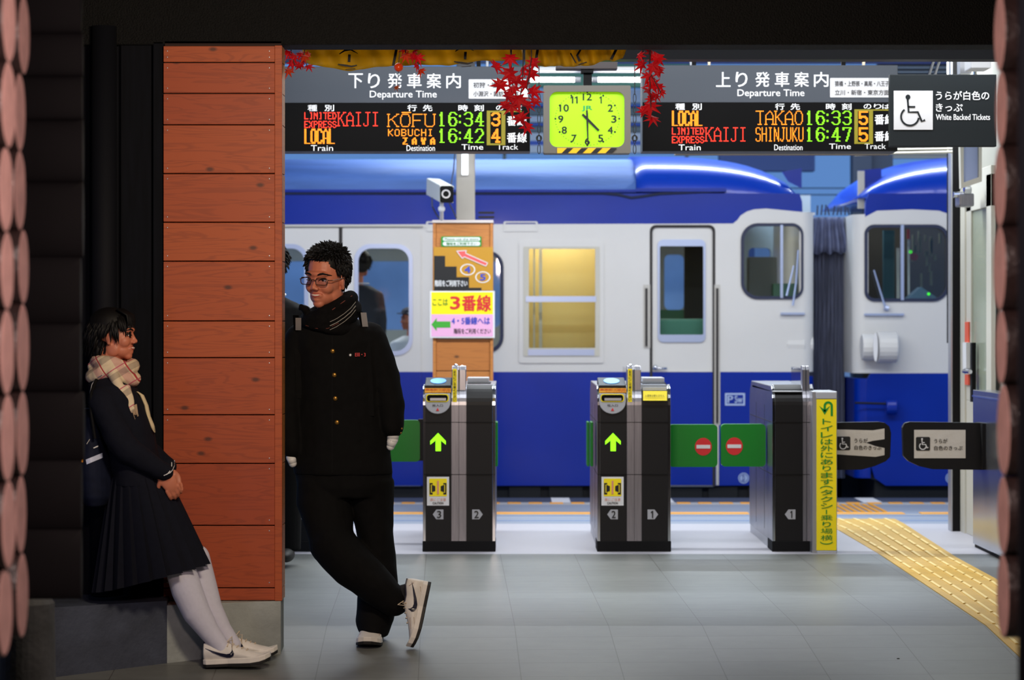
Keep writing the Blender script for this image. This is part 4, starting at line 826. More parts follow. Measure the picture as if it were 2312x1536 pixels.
def departure(x0, title, label, rows, stick, dy=0, sdx=0):
    """x0 = left edge in px; everything else relative"""
    b = thing('departure_board', (X_(x0+290, YB), YB, Z_(245, YB)), label, 'departure board', 'departure time boards')
    o = lambda v: x0+v
    MB().pbox(x0, 150-dy, o(577), 342, YB+.012, YB+.22).build('housing', mat('housing_grey', rgb(70, 74, 80), .5), b, bevel=.004)
    MB().pbox(x0+1, 151-dy, o(576), 232-dy/3, YB+.002, YB+.012).build('header_panel', M['board'], b)
    MB().pbox(x0+1, 232-dy/3, o(576), 341, YB, YB+.012).build('display_panel', M['dark'], b)
    ht = MB(); 
    for i, ch in enumerate(title): ht.text(ch, o(167)+i*44.2, 166-dy, o(167)+i*44.2+(32 if ch != 'り' else 26), 199-dy, YB+.002, bold=.018)
    ht.text('Departure Time', o(215), 205-dy, o(366), 225-dy, YB+.002, bold=.012)
    for s_, a, c in (('種別', 75, 134), ('行先', 300, 356), ('時刻', 415, 472)):
        ht.text(s_[0], o(a), 237-dy, o(a+21), 251-dy, YB, bold=.03); ht.text(s_[1], o(c-21), 237-dy, o(c), 251-dy, YB, bold=.03)
    for s_, a in (('の', 500), ('り', 523), ('ば', 542)): ht.text(s_, o(a), 238-dy, o(a+17), 249-dy, YB, bold=.02)
    ht.text('Train', o(82), 328-dy/2, o(132), 341-dy/2, YB).text('Destination', o(298), 328-dy/2, o(362), 341-dy/2, YB).text('Time', o(422), 326-dy/2, o(471), 338-dy/2, YB).text('Track', o(502), 326-dy/2, o(550), 338-dy/2, YB)
    for y in (262, 300): ht.text('番', o(525), y-dy, o(546), y+22-dy, YB, bold=.035); ht.text('線', o(548), y-dy, o(569), y+22-dy, YB, bold=.03)
    ht.build('lettering', M['wtxt'], b)
    y_ = MB().sheet([(o(479), 250-dy), (o(558), 250-dy), (o(558), 253-dy), (o(521), 253-dy), (o(521), 328-dy), (o(479), 328-dy)], [rr(o(487), 254-dy, o(512), 324-dy, .5, 1)], YB-.003, YB-.0005)
    y_.build('track_frame', mat('frame_olive_yellow', rgb(150, 140, 22), .5), b)
    st = MB().sheet(rr(o(438+sdx), 179-dy, o(600 if False else 572), 223-dy, 2, 2), [], YB-.001, YB+.002).build('sticker', M['white'], b)
    MB().text(stick[0], o(449+sdx), 186-dy, o(557), 198-dy, YB-.001, bold=.012).text(stick[1], o(449+sdx), 206-dy, o(557 if sdx else 551), 218-dy, YB-.001, bold=.012).build('lettering', mat('grey_ink', rgb(70, 70, 74), .6), st)
    R_, O_, G_ = MB(), MB(), MB()
    for k, (kind, nm, dest, tm, tr) in enumerate(rows):
        y = (253, 290.5)[k]-dy
        if kind == 'L': led(O_, 'LOCAL', o(67), y, 6, 15, 2, 1, gap=0)
        else:
            led(R_, 'LIMITED', o(67), y+.5, 4, 7, 1, 1, gap=.6); led(R_, 'EXPRESS', o(67), y+20, 4, 7, 1, 1, gap=.6)
            led(R_, 'KAIJI', o(143), y, 7, 14, 1, 1, serif=True, gap=1.3)
        if isinstance(dest, tuple):
            led(O_, dest[0], o(256), y+1, 5, 7, 1, 1, gap=1.5); led(O_, dest[1], o(289), y+20, 5, 7, 2, 1, gap=4)
        else: led(O_, dest, o(256), y+(4 if dest == 'KOFU' else 0), {'KOFU': 10, 'TAKAO': 8}.get(dest, 5), 13 if dest == 'KOFU' else 14, 1, 1, serif=len(dest) < 6, gap={'KOFU': 2, 'TAKAO': 1.6}.get(dest, 1))
        if dest == 'KOFU': O_.pbox(o(287), y, o(308), y+2, YB-.002, YB)
        for q, a in enumerate((370, 392, 416, 427, 452)): led(G_, tm[q], o(a), y, 9 if q else 7, 14, 2, 1)
        led(O_, tr, o(489), y, 9, 14, 2, 2)
    R_.build('red_characters', M['ledr'], b); O_.build('orange_characters', M['ledo'], b); G_.build('green_characters', M['ledg'], b)
    for x in (120, 460): MB().box(X_(o(x), YB)-.012, X_(o(x), YB)+.012, YB+.1, YB+.124, Z_(150, YB), 3.36).build('hanger', M['matte'], b)
    return b
departure(620, '下り発車案内', 'left departure board showing Kofu 16:34 and Kobuchizawa 16:42', [('E', 'KAIJI', 'KOFU', '16:34', '3'), ('L', '', ('KOBUCHI', 'ZAWA'), '16:42', '4')], ('初狩・塩山・甲府', '小淵沢・諏訪・松本'))
departure(1450, '上り発車案内', 'right departure board showing Takao 16:33 and Shinjuku 16:47', [('L', '', 'TAKAO', '16:33', '5'), ('E', 'KAIJI', 'SHINJUKU', '16:47', '5')], ('猿橋・上野原・高尾・八王子', '立川・新宿・東京方面'), dy=3, sdx=-14)
# ticket sign
YK = 13.2
ks = thing('hanging_sign', (X_(2128, YK), YK, Z_(250, YK)), 'charcoal hanging sign with wheelchair symbol and White Backed Tickets', 'sign')
MB().pbox(2009, 168, 2250, 331, YK, YK+.05).build('sign_panel', M['signbk'], ks, bevel=.003)
f = MB().pbox(2018, 205, 2106, 293, YK-.003, YK).build('pictogram_field', M['white'], ks)
q = MB(); wheel(q, 2056, 250, 74, YK-.003, .002, .85); q.build('wheelchair_pictogram', M['signbk'], f)
MB().text('うらが白色の', 2113, 206, 2233, 226, YK, bold=.015).text('きっぷ', 2113, 234, 2173, 252, YK, bold=.015).text('White Backed Tickets', 2113, 258, 2235, 271, YK, bold=.01).build('lettering', M['wtxt'], ks)
for x in (2097, 2110): MB().tube([W(x, 170, YK+.02), W(x+14, 128, YK+.02), (X_(x+30, YK), YK+.02, 3.36)], .008, 8).build('hanging_rod', M['chrome'], ks)
# ================================================================ CLOCK
YC = 13.7
ck = thing('wall_clock', (X_(1325, YC), YC, Z_(270, YC)), 'square hanging clock with glowing yellow green face and grey frame', 'clock')
ck.name = 'hanging_clock'
MB().sheet(rr(1227, 193, 1424, 346, 3, 2), [rr(1241, 207, 1410, 332, 17, 6)], YC, YC+.14).build('frame', mat('clock_frame_grey', rgb(104, 100, 92), .5), ck, bevel=.003)
MB().sheet(rr(1239, 205, 1412, 334, 17, 6), [], YC+.02, YC+.05).build('clock_face', M['clock'], ck)
nums = MB(); tk = MB()
for i in range(1, 13):
    a = math.radians(i*30-90); rx, ry = 58, 52; s = 0
    cx, cy = 1326+60*math.cos(a), 269+50*math.sin(a); h = 16 if i != 12 else 15; wd = 11 if i < 10 else (20 if i != 11 else 16)
    if i == 1: wd = 5
    nums.text(str(i), cx-wd/2, cy-h/2, cx+wd/2, cy+h/2, YC+.02, bold=.04 if i not in (1, 11) else .02)
for i in range(60):
    a = math.radians(i*6-90); cx, cy = 1326+72*math.cos(a), 268+60*math.sin(a)
    if i % 5 == 0: tk.sheet(circ(cx, cy, 2.3, n=10), [], YC+.018, YC+.02)
    else: tk.sheet(circ(cx, cy, .9, n=6), [], YC+.018, YC+.02)
nums.build('numerals', M['ink'], ck); tk.build('minute_marks', M['ink'], ck)
lg = MB().text('JR', 1314, 239, 1337, 251, YC+.02, bold=.04); lg.build('logo', mat('clock_logo_green', rgb(20, 150, 90), .5), ck)
hd = MB(); stroke(hd, [(1315, 258), (1326, 269), (1352, 295)], [5, 6, 5], YC+.016, .003); hd.build('hour_hand', M['ink'], ck)
hd = MB(); stroke(hd, [(1325, 249), (1326, 269), (1327.5, 327)], [4, 4.5, 2.4], YC+.012, .003); hd.build('minute_hand', M['ink'], ck)
hz = MB().pbox(1258, 334, 1381, 346, YC-.004, YC).build('hazard_strip', mat('hazard_yellow', rgb(240, 190, 20), .5), ck)
q = MB()
for i in range(4): x = 1268+i*33; q.pprism([(x, 346), (x+14, 346), (x+26, 334.3), (x+12, 334.3)], YC-.006, YC-.0038)
q.build('black_stripe', M['ink'], hz)
MB().box(X_(1318, YC), X_(1337, YC), YC+.05, YC+.10, Z_(194, YC), 3.36).build('pole', M['matte'], ck)
MB().pbox(1255, 128, 1394, 156, YC+.02, YC+.13).build('ceiling_bracket', mat('bracket_brown', rgb(58, 50, 50), .5), ck, bevel=.004)
MB().pbox(1312, 156, 1340, 164, YC+.03, YC+.12).build('bracket_flange', M['matte'], ck)
for x in (1217, 1433):
    c = MB(); Yc = 13.5
    for i in range(6): c.tube([(X_(x, Yc)+.008*math.cos(t), Yc+.001*i, Z_(222+i*23, Yc)-.026*math.sin(t)) for t in [2*math.pi*k/12 for k in range(13)]], .0022, 6)
    c.tube([(X_(x, Yc), Yc, 3.36), W(x, 214, Yc)], .003, 6)
    c.tube([(X_(x, Yc)+.014*math.cos(t), Yc, Z_(312 if x < 1300 else 312, Yc)-.014*math.sin(t)) for t in [2*math.pi*k/12 for k in range(13)]], .004, 6)
    tag(c.build('hanging_chain', M['ink']), 'thin black chain with ring hanging %s of the square clock' % ('left' if x < 1300 else 'right'), 'chain', 'chains beside the clock')
# ================================================================ COLUMN WITH NOTICES, CAMERA
YP = 17.2
cl = thing('wooden_column', (X_(1045, YP), YP, 0), 'wood-clad platform column carrying the track 3 and stairs notices', 'column')
wb = MB(); ls = [502, 662, 765, 838, 960, 1080, 1173]
for a, b in zip(ls, ls[1:]): wb.pbox(985, a+.8, 1106, b-.8, YP, YP+.35)
wb.pbox(977, 502, 984.5, 1173, YP-.01, YP+.36).pbox(1106.5, 502, 1113, 1173, YP-.01, YP+.36)
wb.build('cladding', M['wood2'], cl, bevel=.002)
MB().pbox(976, 497, 1114, 503, YP-.02, YP+.38).build('metal_cap', M['alu'], cl)
MB().pbox(1030, 340, 1072, 498, YP+.1, YP+.25).box(X_(1030, YP), X_(1072, YP), YP+.1, YP+.25, Z_(345, YP), 3.36).build('steel_post', M['post'], cl, bevel=.006)
MB().pbox(1042, 322, 1057, 395, YP+.06, YP+.1).build('lamp_tube', mat('lamp_strip', rgb(240, 245, 250), .5, emit=1.2), cl, bevel=.006)
n1 = thing('small_notice', (X_(1042, YP), YP, Z_(545, YP)), 'small green and white two-line notice at the top of the wooden column', 'notice')
MB().sheet(rr(996, 534, 1087, 557, 2, 2), [], YP-.018, YP-.012).build('green_plate', M['greenink'], n1)
MB().sheet(rr(1000, 536, 1084, 544, 3.5, 3), [], YP-.02, YP-.018).sheet(rr(1000, 546, 1084, 555, 4, 3), [], YP-.02, YP-.018).build('white_band', M['white'], n1)
MB().text('Please use the stairs', 1004, 537.5, 1080, 542.5, YP-.02).text('階段をご利用下さい', 1008, 547.5, 1076, 553.5, YP-.02, bold=.02).build('lettering', M['greenink'], n1)
n2 = thing('stairs_poster', (X_(1045, YP), YP, Z_(605, YP)), 'ochre poster with black stair shape, pink arrow, circled 4 and 5', 'poster')
MB().pbox(979, 558, 1113, 656, YP-.02, YP-.012).build('poster_field', mat('poster_ochre', rgb(190, 138, 30), .5), n2)
MB().pprism([(980, 578), (1005, 578), (1005, 602), (1031, 602), (1031, 626), (1059, 626), (1059, 650), (1087, 650), (1087, 656), (980, 656)], YP-.022, YP-.02).build('stair_shape', M['ink'], n2)
q = MB(); ar = [(1031, 567), (1053, 566), (1051, 572), (1101, 594), (1097, 601), (1048, 580), (1044, 584)]
q.pprism(ar, YP-.024, YP-.02); q.build('arrow', mat('arrow_pink', rgb(225, 90, 90), .5), n2)
q = MB(); 
for i in range(len(ar)): stroke(q, [ar[i], ar[(i+1) % len(ar)]], 1.6, YP-.024)
for cx, cy in ((1056, 609), (1090, 626)): q.sheet(circ(cx, cy, 17, 13), [circ(cx, cy, 14.5, 11)], YP-.022, YP-.02)
q.text('階段をご利用下さい', 982, 633, 1055, 647, YP-.022, bold=.03); q.build('white_lettering', M['white'], n2)
MB().text('4', 1049, 602, 1062, 616, YP-.021, bold=.05).text('5', 1084, 619, 1096, 633, YP-.021, bold=.05).build('numerals', M['blueink'], n2)
n3 = thing('track_notice', (X_(1043, YP), YP, Z_(710, YP)), 'yellow and pink notice for track 3 with green left arrow', 'notice')
MB().pbox(971, 657, 1117, 763, YP-.03, YP-.022).build('notice_board', M['white'], n3)
MB().pbox(974, 660, 1113, 710, YP-.032, YP-.03).build('yellow_field', M['yellow'], n3)
MB().pbox(974, 710, 1113, 760, YP-.032, YP-.03).build('pink_field', M['pinkp'], n3)
MB().text('3', 1017, 670, 1038, 698, YP-.032, bold=.05).text('番', 1044, 668, 1074, 702, YP-.032, bold=.05).text('線', 1077, 667, 1108, 703, YP-.032, bold=.04).build('red_lettering', M['redink'], n3)
MB().text('ここは', 977, 675, 1011, 690, YP-.032, bold=.015).build('green_lettering', M['greenink'], n3)
MB().text('4・5番線へは', 1020, 716, 1106, 733, YP-.032, bold=.03).build('blue_lettering', M['blueink'], n3)
MB().text('階段をご利用ください', 1025, 742, 1108, 754, YP-.032, bold=.01).build('black_lettering', M['ink'], n3)
MB().pprism([(974, 733), (986, 718), (986, 726), (1017, 726), (1017, 740), (986, 740), (986, 748)], YP-.034, YP-.032).build('green_arrow', mat('arrow_green', rgb(60, 165, 50), .5), n3)
YV = 16.9
cc = thing('security_camera', (X_(997, YV), YV, Z_(430, YV)), 'boxy white security camera on a short stalk above the wooden column', 'camera')
a = (993, 1025); vs = [W(993, 418, YV), W(1025, 420, YV), W(1024, 459, YV), W(992, 457, YV)]; of = W(963, 402, YV+.38)-W(993, 418, YV)
vb = [v+Vector((of.x, .38, of.z+.0)) for v in vs]
MB().add(vs+vb, [(0, 1, 2, 3), (7, 6, 5, 4), (0, 4, 5, 1), (1, 5, 6, 2), (2, 6, 7, 3), (3, 7, 4, 0)]).build('housing', mat('camera_ivory', rgb(206, 206, 198), .4), cc, bevel=.006)
MB().sheet(rr(993, 420, 1024, 458, 5, 3), [], YV-.012, YV+.004).build('front_glass', M['dark'], cc)
MB().sheet(circ(1007, 438, 10), [circ(1007, 438, 7)], YV-.018, YV-.012).build('lens_ring', M['alu'], cc)
MB().tube([W(997, 458, YV+.1), W(997, 498, YV+.3)], .014, 10).ell(W(997, 472, YV+.12), .025, n=12, m=8).build('bracket', M['white'], cc)
MB().tube([W(975, 446, YV+.15), W(976, 466, YV+.15), W(985, 484, YV+.25), W(993, 495, YV+.35)], .006, 8).tube([W(1014, 458, YV+.1), W(1022, 474, YV+.2), W(1030, 492, YV+.4)], .005, 8).tube([W(1027, 345, YV+.3), W(1024, 385, YV+.3), W(1018, 420, YV+.2)], .005, 8).build('cable', mat('cable_slate', rgb(60, 66, 90), .6), cc)
# ================================================================ BANNERS AND MAPLE GARLANDS
def banner(name, pts, Y, label, marks, straps):
    b = thing(name, (X_((pts[0][0]+pts[-1][0])/2, Y), Y, Z_(110, Y)), label, 'banner', 'yellow cloth banners')
    n = 60; m = 10; V = []; xa, xb = pts[0][0], pts[-1][0]
    def bot(x):
        for (a, c), (d, e) in zip(pts, pts[1:]):
            if a <= x <= d: return c+(e-c)*(x-a)/(d-a)
        return pts[-1][1]
    for side in (0, .003):
        for j in range(m+1):
            for i in range(n+1):
                x = xa+(xb-xa)*i/n; y = 70+(bot(x)-70)*j/m; V.append(W(x, y, Y)+Vector((0, side+.02*math.sin(i*.45+j*.25)+.012*math.sin(i*1.1-j*.5), 0)))
    N_ = (n+1)*(m+1); fs = []
    for j in range(m):
        for i in range(n):
            a = j*(n+1)+i; fs.append((a, a+n+1, a+n+2, a+1)); fs.append((a+N_, a+1+N_, a+n+2+N_, a+n+1+N_))
    for i in range(n): a = m*(n+1)+i; fs.append((a, a+N_, a+1+N_, a+1)); fs.append((i, i+1, i+1+N_, i+N_))
    for j in range(m):
        a = j*(n+1); fs.append((a, a+N_, a+n+1+N_, a+n+1)); a += n; fs.append((a, a+n+1, a+n+1+N_, a+N_))
    MB().add(V, fs).build('cloth', M['cloth'], b, smooth=True)
    for xx in (xa+20, xb-20): MB().tube([W(xx, 72, Y+.0), (X_(xx, Y), Y, 3.36)], .004, 6).build('cord', M['ink'], b)
    q = MB()
    for mk, w_ in marks: stroke(q, mk, w_, Y-.036, .002)
    q.build('ink_marks', M['ink'], b)
    if straps:
        q = MB()
        for mk, w_ in straps: stroke(q, mk, w_, Y-.04, .002)
        q.build('black_edge', M['ink'], b)
def facemk(x, y=0): return [([(x-22, 122+y), (x-10, 114+y), (x+4, 112+y), (x+20, 121+y)], [2, 4, 4, 1]), ([(x+1, 123+y), (x, 140+y)], 6), ([(x-25, 145+y), (x-8, 148+y), (x+6, 150+y), (x+18, 147+y)], [2, 5, 4, 2]), ([(x-8, 157+y), (x+14, 155+y)], 1.5)]
banner('cloth_banner', [(682, 134), (700, 147), (792, 160), (886, 148), (1012, 147), (1095, 137), (1180, 137)], 11.3, 'long yellow cloth banner with brush marks above the left departure board', facemk(788)+facemk(1050, -6), [([(897, 100), (888, 148)], 6)])
banner('cloth_banner', [(1186, 147), (1212, 149), (1290, 150), (1330, 149), (1365, 137), (1385, 138), (1408, 130), (1418, 100)], 11.2, 'short yellow cloth banner sagging above the square clock', [([(1288, 120), (1300, 142)], 3), ([(1311, 112), (1303, 125), (1309, 138)], [4, 5, 6]), ([(1306, 146), (1325, 140)], 2)], [([(1216, 100), (1208, 146)], 6), ([(1397, 100), (1380, 134)], 6)])
def leafgeo(mb, c, s, rot):
    R = Euler(rot).to_matrix(); pts = []
    for k, (a, l) in enumerate([(-90, .32), (-40, .62), (-5, .85), (38, .98), (90, 1.1), (142, .98), (185, .85), (220, .62)]):
        a0 = math.radians(a); pts.append((l*math.cos(a0), l*math.sin(a0), -.18*l*l))
        nx = [(-40), (-5), 38, 90, 142, 185, 220, 270][k]; am = math.radians((a+nx)/2); pts.append((.38*math.cos(am), .38*math.sin(am), 0))
    V = [Vector(c)+R@(Vector(p)*s) for p in pts]+[Vector(c)+R@Vector((0, 0, .01))]; n = len(pts); d = R@Vector((0, 0, -.0012))
    V2 = [v+d for v in V]; fs = [(i, (i+1) % n, n) for i in range(n)]+[((i+1) % n+n+1, i+n+1, 2*n+1) for i in range(n)]+[(i, i+n+1, (i+1) % n+n+1, (i+1) % n) for i in range(n)]
    mb.add(V+V2, fs)
def garland(label, spots, stems, Y, cols):
    x, y = spots[0][:2]; g = thing('maple_garland', (X_(x, Y), Y, Z_(100, Y)), label, 'garland', 'artificial maple garlands'); rnd = random.Random(int(x))
    q = MB()
    for st in stems: q.tube([(X_(st[0][0], Y), Y+.01, 3.36)]+[W(a, b, Y+.01) for a, b in st], .0022, 6)
    q.build('twig', M['twig'], g)
    for i, sp_ in enumerate(spots):
        x, y, s = sp_[:3]; mm = M[sp_[3]] if len(sp_) > 3 else cols
        q = MB(); dy = rnd.uniform(-.04, .04)
        leafgeo(q, W(x, y, Y+dy), s/F*Y*.80, (math.radians(-90+rnd.uniform(-45, 45)), rnd.uniform(-.5, .5), rnd.uniform(-3.1, 3.1) if s < 24 else math.pi+rnd.uniform(-.9, .9)))
        q.build('leaf', mm, g)
garland('small dense red maple garland in the top left corner of the opening', [(650, 120, 22), (664, 128, 24), (678, 122, 22), (660, 142, 26), (688, 130, 26, 'mapleo'), (695, 124, 22, 'mapleo'), (676, 148, 20), (697, 150, 20), (652, 160, 24, 'mapleo'), (684, 142, 20)], [[(655, 100), (660, 130), (668, 152)], [(690, 100), (685, 130), (694, 150)]], 10.98, M['maple'])
garland('red and orange maple sprig with physalis lantern left of the board title', [(936, 118, 24), (945, 130, 26), (932, 128, 20), (940, 148, 22), (951, 160, 22, 'mapleo'), (916, 126, 26, 'mapleo'), (912, 112, 20, 'mapleo')], [[(938, 100), (940, 130), (945, 150)], [(915, 100), (916, 128)]], 11.0, M['maple'])
lo = thing('lantern_fruit', (X_(900, 10.97), 10.97, Z_(152, 10.97)), 'orange lantern fruit ball with a dry leaf dangling before the board title', 'decoration')
MB().ell(W(900, 152, 10.97), (.021, .021, .02), n=18, m=12).build('fruit', mat('fruit_orange', rgb(235, 70, 20), .25), lo, smooth=True)
MB().tube([(X_(905, 10.97), 10.97, 3.36), W(905, 100, 10.97), W(900, 142, 10.97)], .0015, 6).tube([W(900, 162, 10.97), W(898, 180, 10.97), W(897, 194, 10.97)], .0015, 6).build('twig', M['twig'], lo)
q = MB(); leafgeo(q, W(895, 197, 10.97), .02, (-1.3, .3, 2.9)); q.build('leaf', mat('dry_leaf', rgb(170, 76, 30), .6), lo)
garland('large hanging red maple garland between left board and square clock', [(1120, 148, 34), (1152, 132, 34), (1150, 165, 40), (1205, 140, 34), (1200, 165, 34), (1130, 190, 36), (1165, 180, 34), (1185, 190, 34), (1205, 205, 34), (1148, 215, 34), (1170, 225, 38), (1155, 242, 34), (1190, 235, 32), (1208, 228, 26), (1175, 265, 36), (1190, 285, 30), (1140, 235, 26), (1182, 155, 28), (1160, 200, 30)], [[(1152, 100), (1155, 160), (1160, 230)], [(1182, 100), (1180, 180), (1170, 250), (1188, 290)], [(1155, 140), (1125, 150)], [(1200, 130), (1190, 200), (1205, 230)]], 10.95, M['maple'])
garland('narrow hanging red maple garland at the left end of the right board', [(1470, 118, 36), (1485, 130, 34), (1445, 125, 24), (1448, 145, 30), (1475, 150, 36), (1488, 160, 26), (1465, 172, 32), (1472, 190, 34), (1488, 195, 24), (1462, 205, 32), (1480, 215, 26), (1470, 222, 26), (1495, 208, 22), (1468, 240, 40), (1455, 250, 30), (1474, 268, 30)], [[(1470, 100), (1466, 160), (1470, 250)], [(1452, 100), (1450, 150)], [(1466, 160), (1492, 210)]], 10.95, M['maple'])
# ================================================================ OFFICE SIDE (right)
XO = 2.90
YO = 15.7
MB_ = MB().box(X_(2150, YO), X_(2178, YO), YO, YO+.12, 0, 3.36)
struct(MB_.build('trim_6', M['matte'], bevel=.004)); struct(MB().box(X_(2147, YO), X_(2150.5, YO), YO, YO+.1, .0, 3.36).build('trim_7', M['alu']))
struct(MB().box(X_(2143, 18), X_(2160, 18), 18, 18.1, Z_(775, 18), 3.36).build('trim_8', M['matte']))
struct(MB().box(X_(2178, YO-.15), X_(2190, YO-.15), YO-.15, YO, 0, 3.2).box(X_(2191, YO-.2), X_(2197, YO-.2), YO-.2, YO-.12, 0, 3.2).build('trim_9', M['cream']))
struct(MB().box(XO+.06, XO+.16, 11, YO-.1, 0, 3.36).build('wall_office', mat('office_wall', rgb(150, 150, 142), .6)))
od = thing('sliding_door', (XO, 15.1, 0), 'cream sliding office door with glass and lever handle behind the barrier', 'door')
def xs(mb, ya, yb, za, zb, x=XO, th=.03): return mb.box(x, x+th, ya, yb, za, zb)
m_ = MB(); xs(m_, 14.75, 15.55, 0, .85); xs(m_, 14.75, 14.9, .85, 2.25); xs(m_, 15.4, 15.55, .85, 2.25); xs(m_, 14.75, 15.55, 2.05, 2.3); m_.build('door_frame', M['cream'], od, bevel=.004)
xs(MB(), 14.9, 15.4, .85, 2.05, XO+.012, .006).build('pane', mat('frosted_pane', rgb(170, 180, 160), .2, alpha=.6), od)
MB().box(XO-.04, XO-.005, 15.34, 15.46, 1.05, 1.22).build('keypad', M['white'], od); MB().box(XO-.012, XO-.002, 15.42, 15.54, .95, 1.35).build('red_label', mat('label_orange', rgb(225, 90, 60), .5), od)
MB().box(XO-.03, XO-.005, 15.2, 15.26, .85, 1.22).build('pull_handle', M['matte'], od); MB().tube([(XO-.06, 15.3, 1.04-.0), (XO-.06, 15.1, 1.04)], .014, 8).tube([(XO-.06, 15.28, 1.04), (XO, 15.28, 1.04)], .02, 8).build('lever_handle', M['chrome'], od)
cb_ = thing('door_closer', (XO, 15.3, 2.1), 'metal latch and closer mechanism below the notice case at right', 'latch')
MB().pbox(2166, 436, 2200, 466, 14.95, 15.1).build('latch_body', M['steel'], cb_, bevel=.01); MB().tube([W(2152, 440, 15.0), W(2185, 440, 15.0)], .02, 12).tube([W(2176, 428, 14.95), W(2192, 428, 14.95)], .03, 12).build('latch_bolt', M['chrome'], cb_, bevel=.004)
nc = thing('notice_case', (XO-.1, 14.6, 2.3), 'pale framed notice case with blue-grey sheet beside the ticket sign', 'notice case')
MB().sheet([(2168, 320), (2217, 300), (2217, 410), (2170, 426)], [[(2176, 326), (2210, 312), (2210, 400), (2176, 412)]], 14.7, 14.76).build('case_frame', M['cream'], nc, bevel=.003)
MB().sheet([(2175, 325), (2211, 311), (2211, 401), (2175, 413)], [], 14.74, 14.75).build('notice_sheet', mat('notice_blue_grey', rgb(160, 175, 215), .4), nc)
bx = thing('white_wall_box', (X_(2215, 13.9), 13.9, 2.9), 'white metal wall box in the upper right corner of the hall', 'box')
MB().pbox(2192, 107, 2238, 154, 13.9, 14.1).build('box_body', M['white'], bx, bevel=.006); MB().sheet(rr(2206, 110, 2232, 126, 7, 4), [], 13.89, 13.9).build('grey_plate', M['alu2'], bx)
MB().pbox(2168, 118, 2194, 166, 14.4, 14.5).build('bracket_arm', M['alu'], bx)
pst = thing('paper_strip', (XO-.02, 14.4, 1.5), 'vertical strip of posted papers with coloured text along the office window', 'poster')
m_ = MB(); xs(m_, 14.42, 14.62, 1.32, 2.2, XO+.04, .004); m_.build('paper', M['white'], pst); q = MB(); 
for i in range(10): xs(q, 14.46, 14.58, 1.36+i*.085, 1.385+i*.085, XO+.037, .003)
q.build('blue_text', mat('text_pale_blue', rgb(120, 150, 200), .5), pst)
p2 = thing('paper_strip', (XO-.02, 14.55, 1.1), 'narrow green edged timetable paper below the other posted papers', 'poster')
m_ = MB(); xs(m_, 14.36, 14.5, .95, 1.36, XO+.03, .004); m_.build('paper', M['white'], p2); q = MB(); 
for i in range(5): xs(q, 14.38, 14.48, .99+i*.075, 1.0+i*.075, XO+.027, .003)
q.build('blue_line', M['blueink'], p2)
struct(MB().box(XO-.0, XO+.05, 14.0, 14.36, .9, 3.3).build('trim_10', M['cream']))
XPn = 2.762
sp_ = thing('steel_panel', (XPn, 14.2, 0), 'brushed steel barrier panel under the office window, hinge of the black flap', 'barrier')
MB().box(XPn, XPn+.12, 13.2, 14.6, .02, .942).build('panel', mat('panel_steel', rgb(165, 168, 175), .22, .9), sp_, bevel=.004)
MB().box(XPn-.004, XPn+.124, 13.2, 14.604, .9, .91).build('rim', M['chrome'], sp_); MB().box(XPn+.01, XPn+.11, 13.2, 14.59, 0, .02).build('foot', M['matte'], sp_)
MB().box(XPn-.02, XPn, 14.2, 14.42, Z_(1058, 14.3), Z_(955, 14.3)).build('flap_slot', M['matte'], sp_)
tag(MB().ell(W(2028, 1488, 10.49)+Vector((0, 0, .0)), (.007, .006, .003), n=10, m=6).build('pebble', M['matte']), 'tiny dark speck lying on the tiles at lower right', 'debris')
# ================================================================ PEOPLE
def headR(fwd, up=(0, 0, 1)):
    f = Vector(fwd).normalized(); u = Vector(up); y = u.cross(f).normalized(); z = f.cross(y).normalized()
    return Matrix((f, y, z)).transposed()
def add_head(mb, O, R, H, female=False):
    P = lambda x, y, z: O+R@(Vector((x, y, z))*H)
    def e(c, r): mb.ell(P(*c), tuple(q*H for q in r), R, n=24, m=16)
    e((-.09, 0, .64), (.40, .315, .345)); e((.05, 0, .46), (.30, .275, .36)); e((.10, 0, .20), (.225, .21, .17)); e((.235, 0, .085), (.085, .10, .075))
    for s in (-1, 1):
        e((.20, s*.135, .36), (.125, .115, .12)); e((.0, s*.20, .22), (.14, .07, .15))
        mb.ell(P(-.05, s*.295, .43), (.075*H, .03*H, .115*H), R@Euler((0, -.15, s*.35)).to_matrix(), n=18, m=12)
        e((-.04, s*.30, .335), (.04, .03, .04))
        e((.37, s*.048, .338), (.04, .032, .03))
    mb.chain([P(.32, 0, .52), P(.355, 0, .43), P(.395, 0, .36)], [.030*H, .034*H, .040*H])
    mb.chain([P(.30, -.17, .575), P(.335, 0, .58), P(.30, .17, .575)], [.04*H, .045*H, .04*H])
    e((.305, 0, .225), (.05, .11, .055)); e((.30, 0, .15), (.045, .07, .03))
    return P
